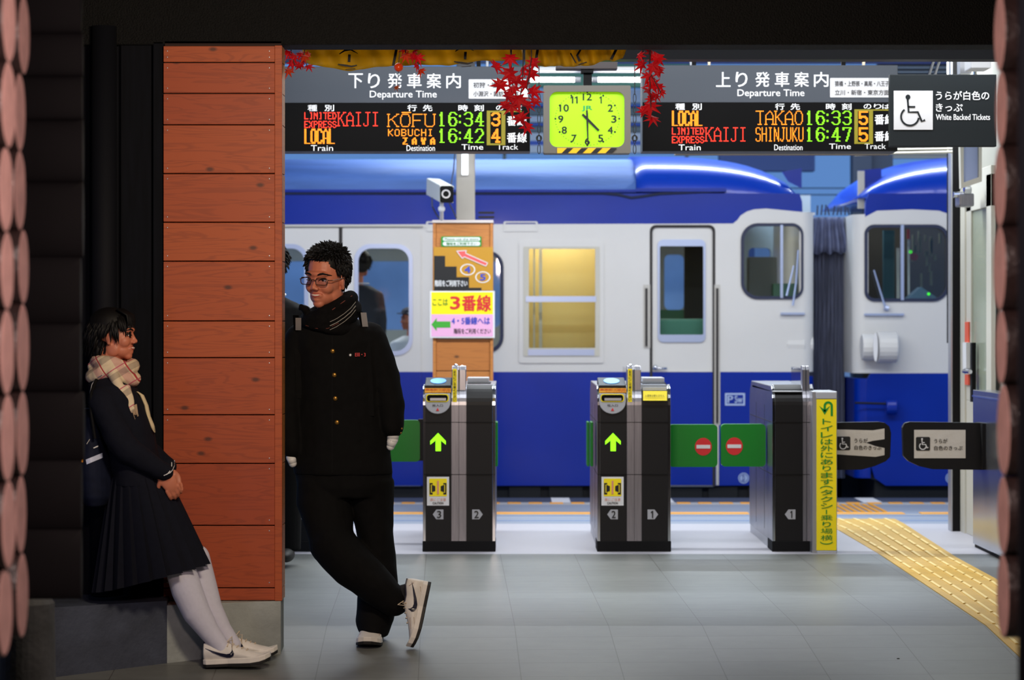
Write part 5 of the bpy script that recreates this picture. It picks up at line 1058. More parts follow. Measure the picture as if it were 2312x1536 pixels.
def features(root, tree, O, R, H, smile=True, eyes=(-1, 1), narrow=.5):
    def on(y, z, off=0):
        o = O+R@(Vector((1.2, y, z))*H); d = R@Vector((-1, 0, 0)); h = tree.ray_cast(o, d)
        p = h[0] if h[0] else O+R@(Vector((.33, y, z))*H)
        return p+R@Vector((off*H, 0, 0))
    ew = MB(); ir = MB(); li = MB(); br = MB(); lm = MB()
    for s in (-1, 1):
        c = on(s*.13, .475, -.004)
        ew.ell(c, (.012*H, .062*H, .024*H*narrow*1.5), R, n=16, m=10)
        ir.ell(on(s*.13, .475, .006), (.010*H, .024*H, .022*H*narrow*1.5), R, n=14, m=8)
        li.tube([on(s*(.13+dx), .475+dz, .006) for dx, dz in ((-.07, -.012), (-.04, .016), (0, .028), (.04, .022), (.075, -.004))], [.004*H, .009*H, .011*H, .010*H, .005*H], 8)
        br.tube([on(s*(.13+dx), .575+dz, .006) for dx, dz in ((-.07, -.01), (-.03, .008), (.02, .016), (.06, .006), (.10, -.022))], [.010*H, .017*H, .018*H, .014*H, .006*H], 8)
        lm.tube([on(s*.105, .33, .0), on(s*.14, .27, .002), on(s*.145, .22, .0)], .004*H, 6)
    ew.build('eye', M['eyew'], root, smooth=True); ir.build('iris', M['ink'], root, smooth=True); li.build('eyelid', M['hair'], root, smooth=True); br.build('eyebrow', M['hair'], root, smooth=True)
    lo = [(-.105, .245), (-.07, .222), (0, .205), (.07, .222), (.105, .245)]; up = [(-.105, .245), (-.06, .252), (0, .25), (.06, .252), (.105, .245)]
    li = MB(); li.tube([on(y, z, .002) for y, z in lo], [.004*H, .009*H, .012*H, .009*H, .004*H], 10); li.tube([on(y, z+.005, .0) for y, z in up], [.004*H, .008*H, .008*H, .008*H, .004*H], 10)
    li.build('lips', M['lip'], root, smooth=True)
    if smile:
        t = MB(); t.tube([on(y, z, .004) for y, z in ((-.075, .238), (-.04, .233), (0, .23), (.04, .233), (.075, .238))], [.006*H, .012*H, .014*H, .012*H, .006*H], 8); t.build('teeth', M['tooth'], root, smooth=True)
    return on
def hair_cap(P, R, H, region, n, length, dirf, rad=.011, seed=1, cap_scale=1.05):
    """short strands over the cranium; region(x,y,z)->bool, dirf(p,n)->direction (local head units)"""
    rnd = random.Random(seed); mb = MB(); c = Vector((-.09, 0, .64)); r = Vector((.40, .315, .345))*cap_scale; k = 0; tries = 0
    while k < n and tries < n*30:
        tries += 1; a = rnd.uniform(0, 2*math.pi); z = rnd.uniform(-1, 1); s = math.sqrt(1-z*z); d = Vector((s*math.cos(a), s*math.sin(a), z))
        p = Vector((c.x+d.x*r.x, c.y+d.y*r.y, c.z+d.z*r.z))
        if not region(p): continue
        nn = Vector((d.x/r.x, d.y/r.y, d.z/r.z)).normalized(); t = dirf(p, nn).normalized(); l = length*rnd.uniform(.7, 1.25)
        j = Vector((rnd.uniform(-1, 1), rnd.uniform(-1, 1), rnd.uniform(-1, 1)))*.25
        q0 = p-nn*.03; q1 = p+(t+j*.4).normalized()*l*.5; q2 = q1+(t*.8+j*.5-nn*.15+Vector((0, 0, -.12))).normalized()*l*.5
        mb.tube([P(*q0), P(*q1), P(*q2)], [rad*H*2.2, rad*H*1.9, rad*H*.25], 5); k += 1
    return mb
def shoe(name, parent, O, R, L=.285, w=.052, m_up=None, accent=True, side=1, detail=True, hz=1.4):
    """O = heel bottom, local x = toe direction, z = away from the sole, y = width"""
    P = lambda x, y, z: O+R@Vector((x*L, y, z*L*hz))
    def ring(x, hw, top, bot, k=20, lean=0):
        out = []
        for i in range(k):
            a = 2*math.pi*i/k; ca, sa = math.cos(a), math.sin(a); zz = bot+(top-bot)*(.5+.5*sa)
            out.append(P(x, hw*(abs(ca)**.75)*(1 if ca > 0 else -1)*(1-.28*max(0, sa)), zz))
        return out
    up = MB(); up.loft([ring(x, hw*w/.052, t, b) for x, hw, t, b in ((.0, .018, .20, .07), (.02, .031, .27, .06), (.12, .036, .275, .06), (.26, .036, .245, .055), (.40, .038, .245, .05), (.55, .043, .20, .05), (.70, .046, .15, .05), (.84, .044, .12, .055), (.94, .034, .10, .06), (1.0, .014, .085, .07))])
    u = blob(up, .0045, 3).build(name, m_up or M['shoe'], parent, smooth=True)
    so = MB(); outl = [(.0, .022), (.05, .036), (.2, .038), (.38, .035), (.55, .044), (.72, .05), (.86, .047), (.95, .036), (1.01, .014)]
    pts = [(x, y*w/.052) for x, y in outl]+[(x, -y*w/.052) for x, y in reversed(outl)]; n = len(pts)
    def zl(x): return .0 if x < .72 else (x-.72)**2*.55
    V = [P(x, y, zl(x)) for x, y in pts]+[P(x, y*1.02, zl(x)+.035) for x, y in pts]
    so.add(V, [tuple(range(n-1, -1, -1)), tuple(range(n, 2*n))]+[(i, (i+1) % n, (i+1) % n+n, i+n) for i in range(n)])
    so.build('outsole', M['sole'], u, bevel=.002)
    ms = MB(); V = [P(x, y*1.03, zl(x)+.03) for x, y in pts]+[P(x, y*.98, zl(x)+.085) for x, y in pts]
    ms.add(V, [tuple(range(n-1, -1, -1)), tuple(range(n, 2*n))]+[(i, (i+1) % n, (i+1) % n+n, i+n) for i in range(n)])
    ms.build('midsole', M['shoe'], u, bevel=.003)
    tree = bvh(up)
    def onside(x, z, s, off=.002):
        o = P(x, s*.3, z); h = tree.ray_cast(o, R@Vector((0, -s, 0))); p = h[0] if h[0] else P(x, s*w*.8, z)
        return p+R@Vector((0, s*off, 0))
    def patch(poly_lo, poly_hi, nm, m, s, off=.003):     # curved strip laid on the side
        g = MB(); V = []; k = len(poly_lo)
        for (a, b) in (poly_lo, poly_hi) if False else [(None, None)]: pass
        for x, z in poly_lo: V.append(onside(x, z, s, off))
        for x, z in poly_hi: V.append(onside(x, z, s, off))
        d = R@Vector((0, -s*.006, 0)); V2 = [v+d for v in V]; N2 = 2*k
        fs = [(i, i+1, i+1+k, i+k) for i in range(k-1)]+[(i+N2, i+k+N2, i+1+k+N2, i+1+N2) for i in range(k-1)]
        fs += [(i, i+N2, i+1+N2, i+1) for i in range(k-1)]+[(i+k, i+1+k, i+1+k+N2, i+k+N2) for i in range(k-1)]
        g.add(V+V2, fs).build(nm, m, u)
    # curved tick emblem on both sides
    lo = [(.05, .205), (.16, .160), (.28, .118), (.37, .096), (.43, .096), (.475, .115), (.487, .14)]; hi = [(.05, .207), (.16, .178), (.28, .150), (.37, .136), (.42, .142), (.447, .165), (.455, .185)]
    for s in (-1, 1): patch(lo, hi, 'curved_emblem', M['navyink'], s)
    lc_ = MB()
    def top(x, y):
        h = tree.ray_cast(P(x, y, .8), R@Vector((0, 0, -1))); return (h[0] if h[0] else P(x, y, .2))+R@Vector((0, 0, .003))
    for i in range(5):
        x = .38+i*.07; lc_.tube([top(x, -.026+i*.002), top(x+.015, 0), top(x, .026-i*.002)], .0028, 6)
    lc_.tube([top(.36, 0), top(.36, 0)+R@Vector((.02, .02, .02)), top(.42, .03)+R@Vector((0, .01, .012)), top(.38, .02)], .002, 6).tube([top(.36, 0), top(.40, -.02)+R@Vector((.02, -.01, .02)), top(.46, -.03)+R@Vector((0, -.005, 0))], .002, 6)
    lc_.build('laces', mat('lace_cream', rgb(206, 190, 168), .8), u)
    co = MB(); co.tube([onside(.02, .262, 1, 0), onside(.12, .262, 1, 0), onside(.26, .235, 1, 0), onside(.36, .235, 1, 0)], .004, 6).tube([onside(.02, .262, -1, 0), onside(.12, .262, -1, 0), onside(.26, .235, -1, 0), onside(.36, .235, -1, 0)], .004, 6)
    co.build('collar_lining', M['navyink'], u)
    if detail:
        for s in (-1, 1):
            patch([(.56, .10), (.66, .085), (.75, .08)], [(.58, .15), (.66, .135), (.74, .115)], 'mesh_patch', M['shoe2'], s, .002)
            patch([(.10, .10), (.17, .09)], [(.06, .19), (.12, .23)], 'mesh_patch', M['shoe2'], s, .0018)
    return u
M['navyink'] = mat('emblem_navy', rgb(20, 22, 48), .45)
def ring_e(c, hw, hd, n=24, yaw=0, tilt=0):
    cy, sy = math.cos(yaw), math.sin(yaw); out = []
    for i in range(n):
        a = 2*math.pi*i/n; x, y = hw*math.cos(a), hd*math.sin(a)
        out.append((c[0]+x*cy-y*sy, c[1]+x*sy+y*cy, c[2]+x*tilt))
    return out
def hand(mb, wrist, fdir, palmn, s=1.0, curl=.5, side=1):
    """five-finger hand: fdir = pointing direction, palmn = palm normal"""
    f = Vector(fdir).normalized(); n_ = Vector(palmn); n_ = (n_-f*n_.dot(f)).normalized(); u = f.cross(n_).normalized()*side; w_ = Vector(wrist)
    R = Matrix((f, u, n_)).transposed()
    mb.ell(w_+f*.045*s, (.052*s, .040*s, .014*s), R, n=18, m=12); mb.chain([w_-f*.02*s, w_+f*.02*s], [.024*s, .022*s])
    for i, (o, l) in enumerate(((-.030, .066), (-.010, .076), (.010, .072), (.029, .056))):
        p = w_+f*.082*s+u*o*s; pts = [p]; d = f.copy()
        for j, k in enumerate((.45, .3, .25)):
            ang = curl*(.5+.5*j); d = (d*math.cos(ang)+n_*math.sin(ang)).normalized(); p = p+d*l*k*s; pts.append(p)
        mb.chain(pts, [.0088*s, .0083*s, .0076*s, .0066*s], 10)
    p = w_+f*.02*s-u*.032*s; mb.chain([p, p+(f*.6-u*.6+n_*.2).normalized()*.034*s, p+(f*.8-u*.45+n_*.4).normalized()*.062*s], [.012*s, .010*s, .008*s], 10)
# ---------------------------------------------------------------- BOY
YB0 = 10.84
def B(px, py, d=0): v = W(px, py, YB0); v.y += d; return v
PX = YB0/F
boy = thing('person', (B(790, 1465)[0], YB0, 0), 'standing boy in black school uniform, glasses and dark scarf, legs crossed, hands in pockets', 'person')
H = .268; Rb = headR((-.44, -.88, -.10), (.06, 0, 1)); Oh = B(737, 694, -.02)
sk = MB(); Pb = add_head(sk, Oh, Rb, H)
sk.chain([B(742, 660, .03), B(752, 735, .04)], [.062, .068])
sk.loft([ring_e(B(755, y, .03), hw*PX, hd*PX) for y, hw, hd in ((735, 70, 45), (760, 88, 50), (850, 84, 52), (950, 78, 48), (1040, 80, 50), (1080, 70, 45))])
for pts, rs in (([B(838, 765, .03), B(872, 868, .02), B(884, 965, -.0)], [.05, .042, .034]), ([B(670, 770, .03), B(650, 870, .02), B(658, 985, 0)], [.05, .042, .034]),
                ([B(725, 1070, .03), B(742, 1205, -.04), B(880, 1335, -.1)], [.08, .055, .04]), ([B(828, 1070, .03), B(845, 1210, .03), B(845, 1425, .02)], [.08, .055, .04])): sk.chain(pts, rs)
hand(sk, B(872, 985, .03), (-.85, .1, -.7), (-.6, 0, 1), .95, .35, 1); hand(sk, B(676, 1030, .03), (.8, .1, -.7), (.6, 0, 1), .9, .35, -1)
skb = blob(sk, .0042, 3); body = skb.build('body', M['skin'], boy, smooth=True); tr = bvh(skb)
onb = features(boy, tr, Oh, Rb, H, narrow=.42)
# hair
def reg(p): return not (p.x > .12 and p.z < .84) and not (-.2 < p.x < .12 and p.z < .62 and abs(p.y) > .2) and (p.z > .72 or (p.x < -.02 and p.z > .42 and abs(p.y) > .1) or (p.x < -.2 and p.z > .3) or (p.x < .17 and p.z > .55 and abs(p.y) > .22))
hb = MB(); hb.ell(Pb(-.105, 0, .70), (.395*H, .335*H, .335*H), Rb, n=26, m=18); hb.ell(Pb(-.22, 0, .52), (.27*H, .30*H, .30*H), Rb, n=26, m=18)
hb2 = blob(hb, .006, 2); hb3 = hair_cap(Pb, Rb, H, reg, 1500, .12, lambda p, n: (n*.16+Vector((0, 0, -.9))).lerp(n*.62+Vector((.38, 0, -.1)), max(0, min(1, (p.z-.62)/.3))), seed=4)
# drop the part of the cap that would cover the face
hv = MB(); hv.add(hb2.v, [f for f in hb2.f if (lambda q: not (q.x > .20 and q.z < .80) and not (q.x > .02 and q.z < .50) and not (q.x > -.17 and q.z < .60 and abs(q.y) > .18))(Rb.transposed()@((Vector(hb2.v[f[0]])-Oh)/H))]); hv.add(hb3.v, hb3.f)
hv.build('hair', M['hair'], boy, smooth=True, recalc=False)
# glasses
gl = MB(); lens = MB()
for s in (-1, 1):
    c = (s*.15, .465); ring = []
    for x, z in rr(-.105, -.058, .105, .058, .045, 3): p = onb(c[0]+x*.98, c[1]+z, 0); ring.append(Oh+Rb@(Vector((.405-.10*abs(c[0]+x), c[0]+x, c[1]+z))*H))
    gl.tube(ring+[ring[0]], .0021, 6); ce = sum(ring, Vector())/len(ring); lens.add(ring+[r-Rb@Vector((.001, 0, 0)) for r in ring], [tuple(range(len(ring))), tuple(reversed(range(len(ring), 2*len(ring))))])
    gl.tube([Oh+Rb@(Vector((.375, s*.255, .485))*H), Oh+Rb@(Vector((.32, s*.31, .485))*H), Oh+Rb@(Vector((.0, s*.335, .50))*H), Oh+Rb@(Vector((-.08, s*.33, .46))*H)], .002, 6)
gl.tube([Oh+Rb@(Vector((.40, -.045, .48))*H), Oh+Rb@(Vector((.42, 0, .495))*H), Oh+Rb@(Vector((.40, .045, .48))*H)], .002, 6)
g_ = gl.build('glasses_frame', mat('frame_bronze', rgb(90, 62, 50), .3, .7), boy); lens.build('lens', M['lensg'], g_)
# jacket
jk = MB(); jk.loft([ring_e(B(cx, y, .03), hw*PX, hd*PX, 32) for y, cx, hw, hd in ((716, 752, 44, 38), (732, 755, 78, 50), (746, 758, 102, 56), (770, 760, 106, 62), (830, 762, 104, 64), (930, 768, 102, 62), (1000, 772, 106, 64), (1052, 774, 112, 68), (1072, 775, 112, 68))])
jk.chain([B(833, 763, .03), B(868, 850, .02), B(882, 915, 0), B(886, 962, -.01)], [.074, .066, .062, .052], 18); jk.chain([B(678, 768, .03), B(655, 850, .02), B(648, 930, 0), B(660, 1012, -.02)], [.072, .066, .060, .045], 18)
jb_ = blob(jk, .0065, 6, wob=.006, wscale=9, seed=2); jo = jb_.build('jacket', M['blackcloth'], boy, smooth=True); tj = bvh(jb_)
def front(x, y, tree, off=.0): 
    o = W(x, y, 9.9); d = (W(x, y, 11)-W(x, y, 9.9)).normalized(); h = tree.ray_cast(o, d); return (h[0] if h[0] else W(x, y, 10.7))+Vector((0, -off, 0))
for i, (x, y) in enumerate(((751, 793), (755, 847), (757, 900), (761, 954))): MB().ell(front(x, y, tj, .001), (.0105, .005, .0105), n=16, m=10).build('button', M['brass'], jo, smooth=True)
for (x, y) in ((913, 986), (911, 996)): MB().ell(front(x-6, y-18, tj, .001), (.005, .004, .005), n=10, m=8).build('cuff_button', M['brass'], jo, smooth=True)
MB().tube([front(750, y, tj, .0005) for y in range(760, 1070, 14)], .0015, 6).build('front_seam', M['matte'], jo)
o = MB().ell(front(791, 802, tj, .001), (.009, .003, .009), n=14, m=8).build('badge', M['ink'], jo); MB().ell(front(791, 802, tj, .004), (.005, .002, .005), n=8, m=6).build('badge_centre', M['white'], jo)
p0 = front(802, 801, tj, .004); rb_ = MB(); rb_.text('EⅢ・3', p0.x, p0.z-.008, p0.x+.046, p0.z+.008, min(p0.y, front(825, 800, tj).y)-.002, raw=True, bold=.02); 
TG.pop(('EⅢ・3', .02), None); rb_.build('red_badge_letters', M['redink'], jo)
# shirt cuffs
MB().chain([B(888, 972, -.01), B(887, 992, -.015), B(882, 1008, -.015)], [.030, .025, .018], 16).build('shirt_cuff', M['white'], jo, smooth=True); MB().chain([B(658, 1032, -.02), B(662, 1046, -.02)], [.022, .018], 14).build('shirt_cuff', M['white'], jo, smooth=True)
# trousers
tz = MB(); tz.loft([ring_e(B(cx, y, .03), hw*PX, hd*PX, 28) for y, cx, hw, hd in ((1010, 774, 100, 58), (1060, 775, 110, 64), (1100, 776, 108, 66), (1122, 776, 104, 60))])
tz.loft([ring_e(B(cx, y, d), hw*PX, hd*PX, 24) for y, cx, hw, hd, d in ((1085, 728, 60, 56, .03), (1140, 732, 60, 54, .0), (1190, 745, 54, 50, -.03), (1220, 752, 52, 48, -.05))])
tz.chain([B(752, 1222, -.05), B(800, 1275, -.08), B(850, 1318, -.10), B(890, 1352, -.10)], [.104, .098, .088, .070], 20)
tz.loft([ring_e(B(cx, y, d), hw*PX, hd*PX, 24) for y, cx, hw, hd, d in ((1085, 833, 55, 56, .04), (1140, 838, 50, 50, .05), (1200, 845, 42, 46, .05), (1260, 851, 42, 46, .05), (1320, 852, 46, 48, .04), (1370, 850, 44, 50, .02), (1400, 846, 43, 52, .0), (1425, 845, 34, 52, -.02), (1436, 846, 29, 46, -.02))])
blob(tz, .0065, 5, wob=.007, wscale=8, seed=9).build('trousers', M['blackcloth'], boy, smooth=True)
# scarf
sf_ = MB()
def loopt(cx, cy, rx, ry, tilt, r, n=26, d=.0): 
    c = B(cx, cy, d); pts = []
    for i in range(n+1): a = 2*math.pi*i/n; pts.append(c+Vector((rx*math.cos(a), ry*math.sin(a), tilt*math.cos(a)+.015*math.sin(a))))
    return pts
for cx, cy, rx, ry, ti, r in ((744, 716, .098, .085, .010, .036), (746, 696, .090, .08, .045, .034), (742, 732, .105, .088, -.02, .028), (752, 712, .098, .082, .03, .032)): sf_.tube(loopt(cx, cy, rx, ry, ti, r), r, 12)
sf_.chain([B(692, 700, -.05), B(682, 692, -.05), B(677, 700, -.04)], [.02, .012, .006])
sb_ = blob(sf_, .0055, 3, wob=.004, wscale=16, seed=5); so_ = sb_.build('scarf', mat('scarf_charcoal', rgb(13, 12, 13), .9, spec=.1, var=.2, vscale=60), boy, smooth=True); ts = bvh(sb_)
q = MB()
for k in range(3): q.tube([front(x, y+k*9-8, ts, .003) for x, y in ((745, 735), (760, 728), (778, 716), (792, 704), (803, 690))], .0013 if k != 1 else .0018, 6)
q.build('pale_stripe', mat('stripe_grey', rgb(150, 146, 140), .8), so_)
q = MB(); q.tube([front(x, y, ts, .0005) for x, y in ((690, 735), (715, 742), (740, 742), (765, 730))], .0012, 6).tube([front(x, y, ts, .0005) for x, y in ((750, 700), (775, 682), (795, 668))], .002, 6); q.build('rust_stripe', mat('stripe_rust', rgb(110, 52, 40), .8), so_)
# backpack straps
for nm, pts, w_ in (('s', [(668, 712), (670, 745), (672, 800), (676, 900)], 1), ('s', [(812, 704), (822, 735), (830, 790), (836, 880), (838, 940)], 1)):
    P_ = [front(x, y, tj, .004) for x, y in pts]; q = MB(); V = []
    for p in P_: V += [p+Vector((-.013, 0, 0)), p+Vector((.013, 0, 0)), p+Vector((.013, .006, 0)), p+Vector((-.013, .006, 0))]
    q.loft([V[i*4:i*4+4] for i in range(len(P_))]); st = q.build('backpack_strap', M['blackcloth'], boy)
    y0, y1, xa = ((718, 746, 674) if pts[0][0] < 700 else (706, 738, 821)); p, r = front(xa, y0, tj, .010), front(xa+(4 if xa > 700 else 0), y1, tj, .010)
    V = [];
    for c in (p, r): V += [c+Vector((-.0125, 0, 0)), c+Vector((.0125, 0, 0)), c+Vector((.0125, .004, 0)), c+Vector((-.0125, .004, 0))]
    MB().loft([V[:4], V[4:]]).build('reflective_band', mat('reflector_grey', rgb(225, 220, 215), .5), st)
# shoes
Rst = Matrix(((.0, -1, 0), (-1, 0, 0), (0, 0, 1))).transposed()
def basis(xd, zd): x = Vector(xd).normalized(); z = Vector(zd); z = (z-x*z.dot(x)).normalized(); y = z.cross(x); return Matrix((x, y, z)).transposed()
shoe('shoe', boy, Vector((X_(844, 10.86), 10.925, 1.0*(.1035*10.8-1.2)+.008)), basis((-.06, -1, -.05), (0, -.1, 1)), .275, .060)
shoe('shoe', boy, W(975, 1318, 10.69)+Vector((-.002, 0, .006)), basis((-.20, -.10, -.97), (-1, 0, .15)), .292, .052)
sk2 = MB().chain([W(905, 1345, 10.76), W(925, 1338, 10.73), W(945, 1342, 10.71)], [.045, .042, .036], 14); sk2.build('sock', mat('dark_sock', rgb(20, 20, 24), .9), boy, smooth=True)
# ---------------------------------------------------------------- GIRL
YG0 = 10.36
def G(px, py, d=0): v = W(px, py, YG0); v.y += d; return v
PG = YG0/F
girl = thing('person', (G(500, 1490)[0], YG0, 0), 'schoolgirl in navy sailor uniform and checked scarf, leaning back on dark wall, seen from side', 'person')
Hg = .222; Rg = headR((.985, -.14, .02), (-.05, 0, 1)); Og = G(262, 814)
sk = MB(); Pg = add_head(sk, Og, Rg, Hg)
sk.chain([G(250, 790), G(245, 860)], [.048, .052])
sk.loft([ring_e(G(cx, y), hw*PG, hd*PG) for y, cx, hw, hd in ((860, 248, 36, 60), (890, 254, 44, 78), (970, 288, 44, 70), (1060, 308, 46, 66), (1120, 315, 54, 72))])
sk.chain([G(252, 905, -.15), G(292, 1010, -.16), G(372, 1068, -.12)], [.043, .036, .026]); sk.chain([G(262, 905, .15), G(300, 1010, .15), G(378, 1062, .05)], [.043, .036, .026])
sk.chain([G(320, 1130, -.06), G(412, 1275, -.05), G(460, 1400, -.04), G(502, 1455, -.03)], [.08, .046, .04, .028]); sk.chain([G(325, 1130, .06), G(445, 1275, .06), G(484, 1390, .052), G(518, 1452, .05)], [.08, .042, .034, .024])
hand(sk, G(380, 1066, -.115), (.45, .15, -.9), (-.2, 1, 0), .88, .55, 1); hand(sk, G(384, 1066, .03), (.35, -.35, -.9), (-.2, -1, 0), .86, .5, -1)
skg = blob(sk, .0040, 3); skg.build('body', M['skin'], girl, smooth=True); tg = bvh(skg)
features(girl, tg, Og, Rg, Hg, narrow=.32)
def regg(p): return not (-.22 < p.x < .08 and p.z < .66 and abs(p.y) > .2) and (p.z > .80 or (p.x < .12 and p.z > .62) or (p.x < -.09 and p.z > .30))
hb = MB(); hb.ell(Pg(-.12, 0, .67), (.415*Hg, .345*Hg, .355*Hg), Rg, n=26, m=18); hb.ell(Pg(-.24, 0, .45), (.28*Hg, .31*Hg, .36*Hg), Rg, n=26, m=18); hb.ell(Pg(-.34, 0, .12), (.15*Hg, .22*Hg, .25*Hg), Rg, n=20, m=14)
hb2 = blob(hb, .0055, 2)
hb3 = hair_cap(Pg, Rg, Hg, regg, 900, .34, lambda p, n: n*.14+Vector((.06 if p.x > 0 else -.3, 0, -.9)), rad=.014, seed=8, cap_scale=1.08)
fr = MB(); rnd = random.Random(2)
for i in range(60):
    y = rnd.uniform(-.22, .22); fr.tube([Pg(.10, y*1.0, .98), Pg(.30, y*1.02, .86), Pg(.345-.5*y*y, y*1.05, .72), Pg(.33-.8*y*y, y*1.08, .63+rnd.uniform(-.04, .05))], [.02*Hg, .022*Hg, .016*Hg, .003*Hg], 5)
hv = MB(); hv.add(hb2.v, [f for f in hb2.f if (lambda q: not (q.x > .22 and q.z < .80) and not (q.x > -.09 and q.z < .62) and not (q.x > -.19 and q.z < .58 and abs(q.y) > .18))(Rg.transposed()@((Vector(hb2.v[f[0]])-Og)/Hg))]); hv.add(hb3.v, hb3.f).add(fr.v, fr.f)
hv.build('hair', M['hair'], girl, smooth=True, recalc=False)
# blouse
jk = MB(); jk.loft([ring_e(G(cx, y), hw*PG, hd*PG, 30) for y, cx, hw, hd in ((850, 246, 40, 48), (872, 252, 54, 84), (900, 264, 58, 94), (960, 286, 58, 88), (1020, 300, 56, 82), (1070, 311, 59, 84), (1095, 314, 60, 86))])
jk.chain([G(244, 905, -.15), G(285, 990, -.17), G(305, 1015, -.17), G(366, 1056, -.13), G(380, 1062, -.12)], [.062, .058, .056, .042, .040], 16); jk.chain([G(262, 905, .15), G(305, 1010, .14), G(374, 1055, .04)], [.060, .052, .042], 16)
jbg = blob(jk, .006, 5, wob=.005, wscale=10, seed=12); bo = jbg.build('blouse', M['navy'], girl, smooth=True); tb = bvh(jbg)
def gfront(x, y, tree, off=0):
    o = W(x, y, 9.6); d = (W(x, y, 11)-o).normalized(); h = tree.ray_cast(o, d); return (h[0] if h[0] else W(x, y, 10.2))+Vector((0, -off, 0))
q = MB()
for k in (0, 8): q.tube([gfront(x+k*.8, y-k*.4, tb, .005) for x, y in ((370, 1074), (378, 1071), (384, 1064), (388, 1054), (388, 1044))], .0018, 6)
q.build('cuff_stripe', M['white'], bo)
MB().tube([gfront(x, y, tb, .001) for x, y in ((203, 888), (208, 868), (218, 854), (232, 847))], .0018, 6).build('collar_piping', M['white'], bo)
# neckerchief
ne = MB(); P_ = [(312, 884, 4), (322, 892, 9), (332, 915, 9), (336, 940, 11), (345, 960, 10), (352, 976, 3)]; V = []
for x, y, w_ in P_: c = G(x, y, -.03); V.append([c+Vector((-w_*PG/2*1.2, 0, 0)), c+Vector((0, -.012, 0)), c+Vector((w_*PG/2*1.2, 0, 0)), c+Vector((0, .012, 0))])
ne.loft(V).build('neckerchief', mat('neckerchief_cream', rgb(214, 196, 160), .8), girl, smooth=True)
# scarf
m = bpy.data.materials.new('checked_scarf'); m.use_nodes = True; nt = m.node_tree; b = nt.nodes['Principled BSDF']; b.inputs['Roughness'].default_value = .9
tc = nt.nodes.new('ShaderNodeTexCoord'); sp = nt.nodes.new('ShaderNodeSeparateXYZ'); mp = nt.nodes.new('ShaderNodeMapping'); mp.inputs['Rotation'].default_value = (0, .6, 0); nt.links.new(tc.outputs['Object'], mp.inputs[0]); nt.links.new(mp.outputs[0], sp.inputs[0])
def nm_(op, a, c): 
    n = nt.nodes.new('ShaderNodeMath'); n.operation = op
    for i, v in enumerate((a, c)):
        if isinstance(v, (int, float)): n.inputs[i].default_value = v
        elif v is not None: nt.links.new(v, n.inputs[i])
    return n.outputs[0]
prev = None
def mixc(f, a, c):
    n = nt.nodes.new('ShaderNodeMix'); n.data_type = 'RGBA'; nt.links.new(f, n.inputs[0])
    if isinstance(a, tuple): n.inputs[6].default_value = a
    else: nt.links.new(a, n.inputs[6])
    n.inputs[7].default_value = c; return n.outputs[2]
def bandm(ax, per, ph, wd): return nm_('LESS_THAN', nm_('FRACT', nm_('ADD', nm_('DIVIDE', sp.outputs[ax], per), ph), None), wd)
c0 = mixc(nm_('MULTIPLY', bandm(0, .09, .1, .35), .5), rgb(224, 204, 172), rgb(196, 120, 128)); c0 = mixc(nm_('MULTIPLY', bandm(2, .085, .3, .3), .5), c0, rgb(120, 104, 96)); c0 = mixc(bandm(0, .09, .7, .06), c0, rgb(176, 50, 60)); c0 = mixc(bandm(2, .085, .85, .05), c0, rgb(190, 90, 110))
nt.links.new(c0, b.inputs['Base Color']); M['scarf'] = m
sf_ = MB()
for cx, cy, rx, ry, ti, r in ((256, 822, .070, .075, -.015, .030), (254, 838, .086, .088, .02, .031), (262, 846, .080, .085, -.02, .026)):
    c = G(cx, cy); sf_.tube([c+Vector((rx*math.cos(a), ry*math.sin(a), ti*math.cos(a)+.006*math.sin(3*a))) for a in [2*math.pi*i/26 for i in range(27)]], r, 12)
sf_.chain([G(215, 835, -.03), G(208, 828, -.02)], [.025, .02]); sf_.chain([G(262, 838, -.10), G(276, 868, -.115), G(290, 898, -.125)], [.026, .022, .020], 12)
for i in range(3): sf_.chain([G(284+i*7, 875, -.12), G(296+i*5, 905, -.13+.006*i), G(303+i*4, 932-i*5, -.13)], [.013, .014, .010], 10)
blob(sf_, .0048, 2, wob=.0035, wscale=18, seed=6).build('scarf', M['scarf'], girl, smooth=True)
fr = MB(); rnd = random.Random(12)
for i in range(15):
    x = 297+i*1.5; fr.tube([G(x, 922-i*.8, -.13), G(x+3+rnd.uniform(-2, 2), 938-i*.4, -.13), G(x+5+rnd.uniform(-2, 2), 952+rnd.uniform(-14, 6)-i*.6, -.128)], [.0028, .002, .0012], 5)
fr.build('scarf_fringe', mat('fringe_tan', rgb(186, 158, 128), .9), girl)
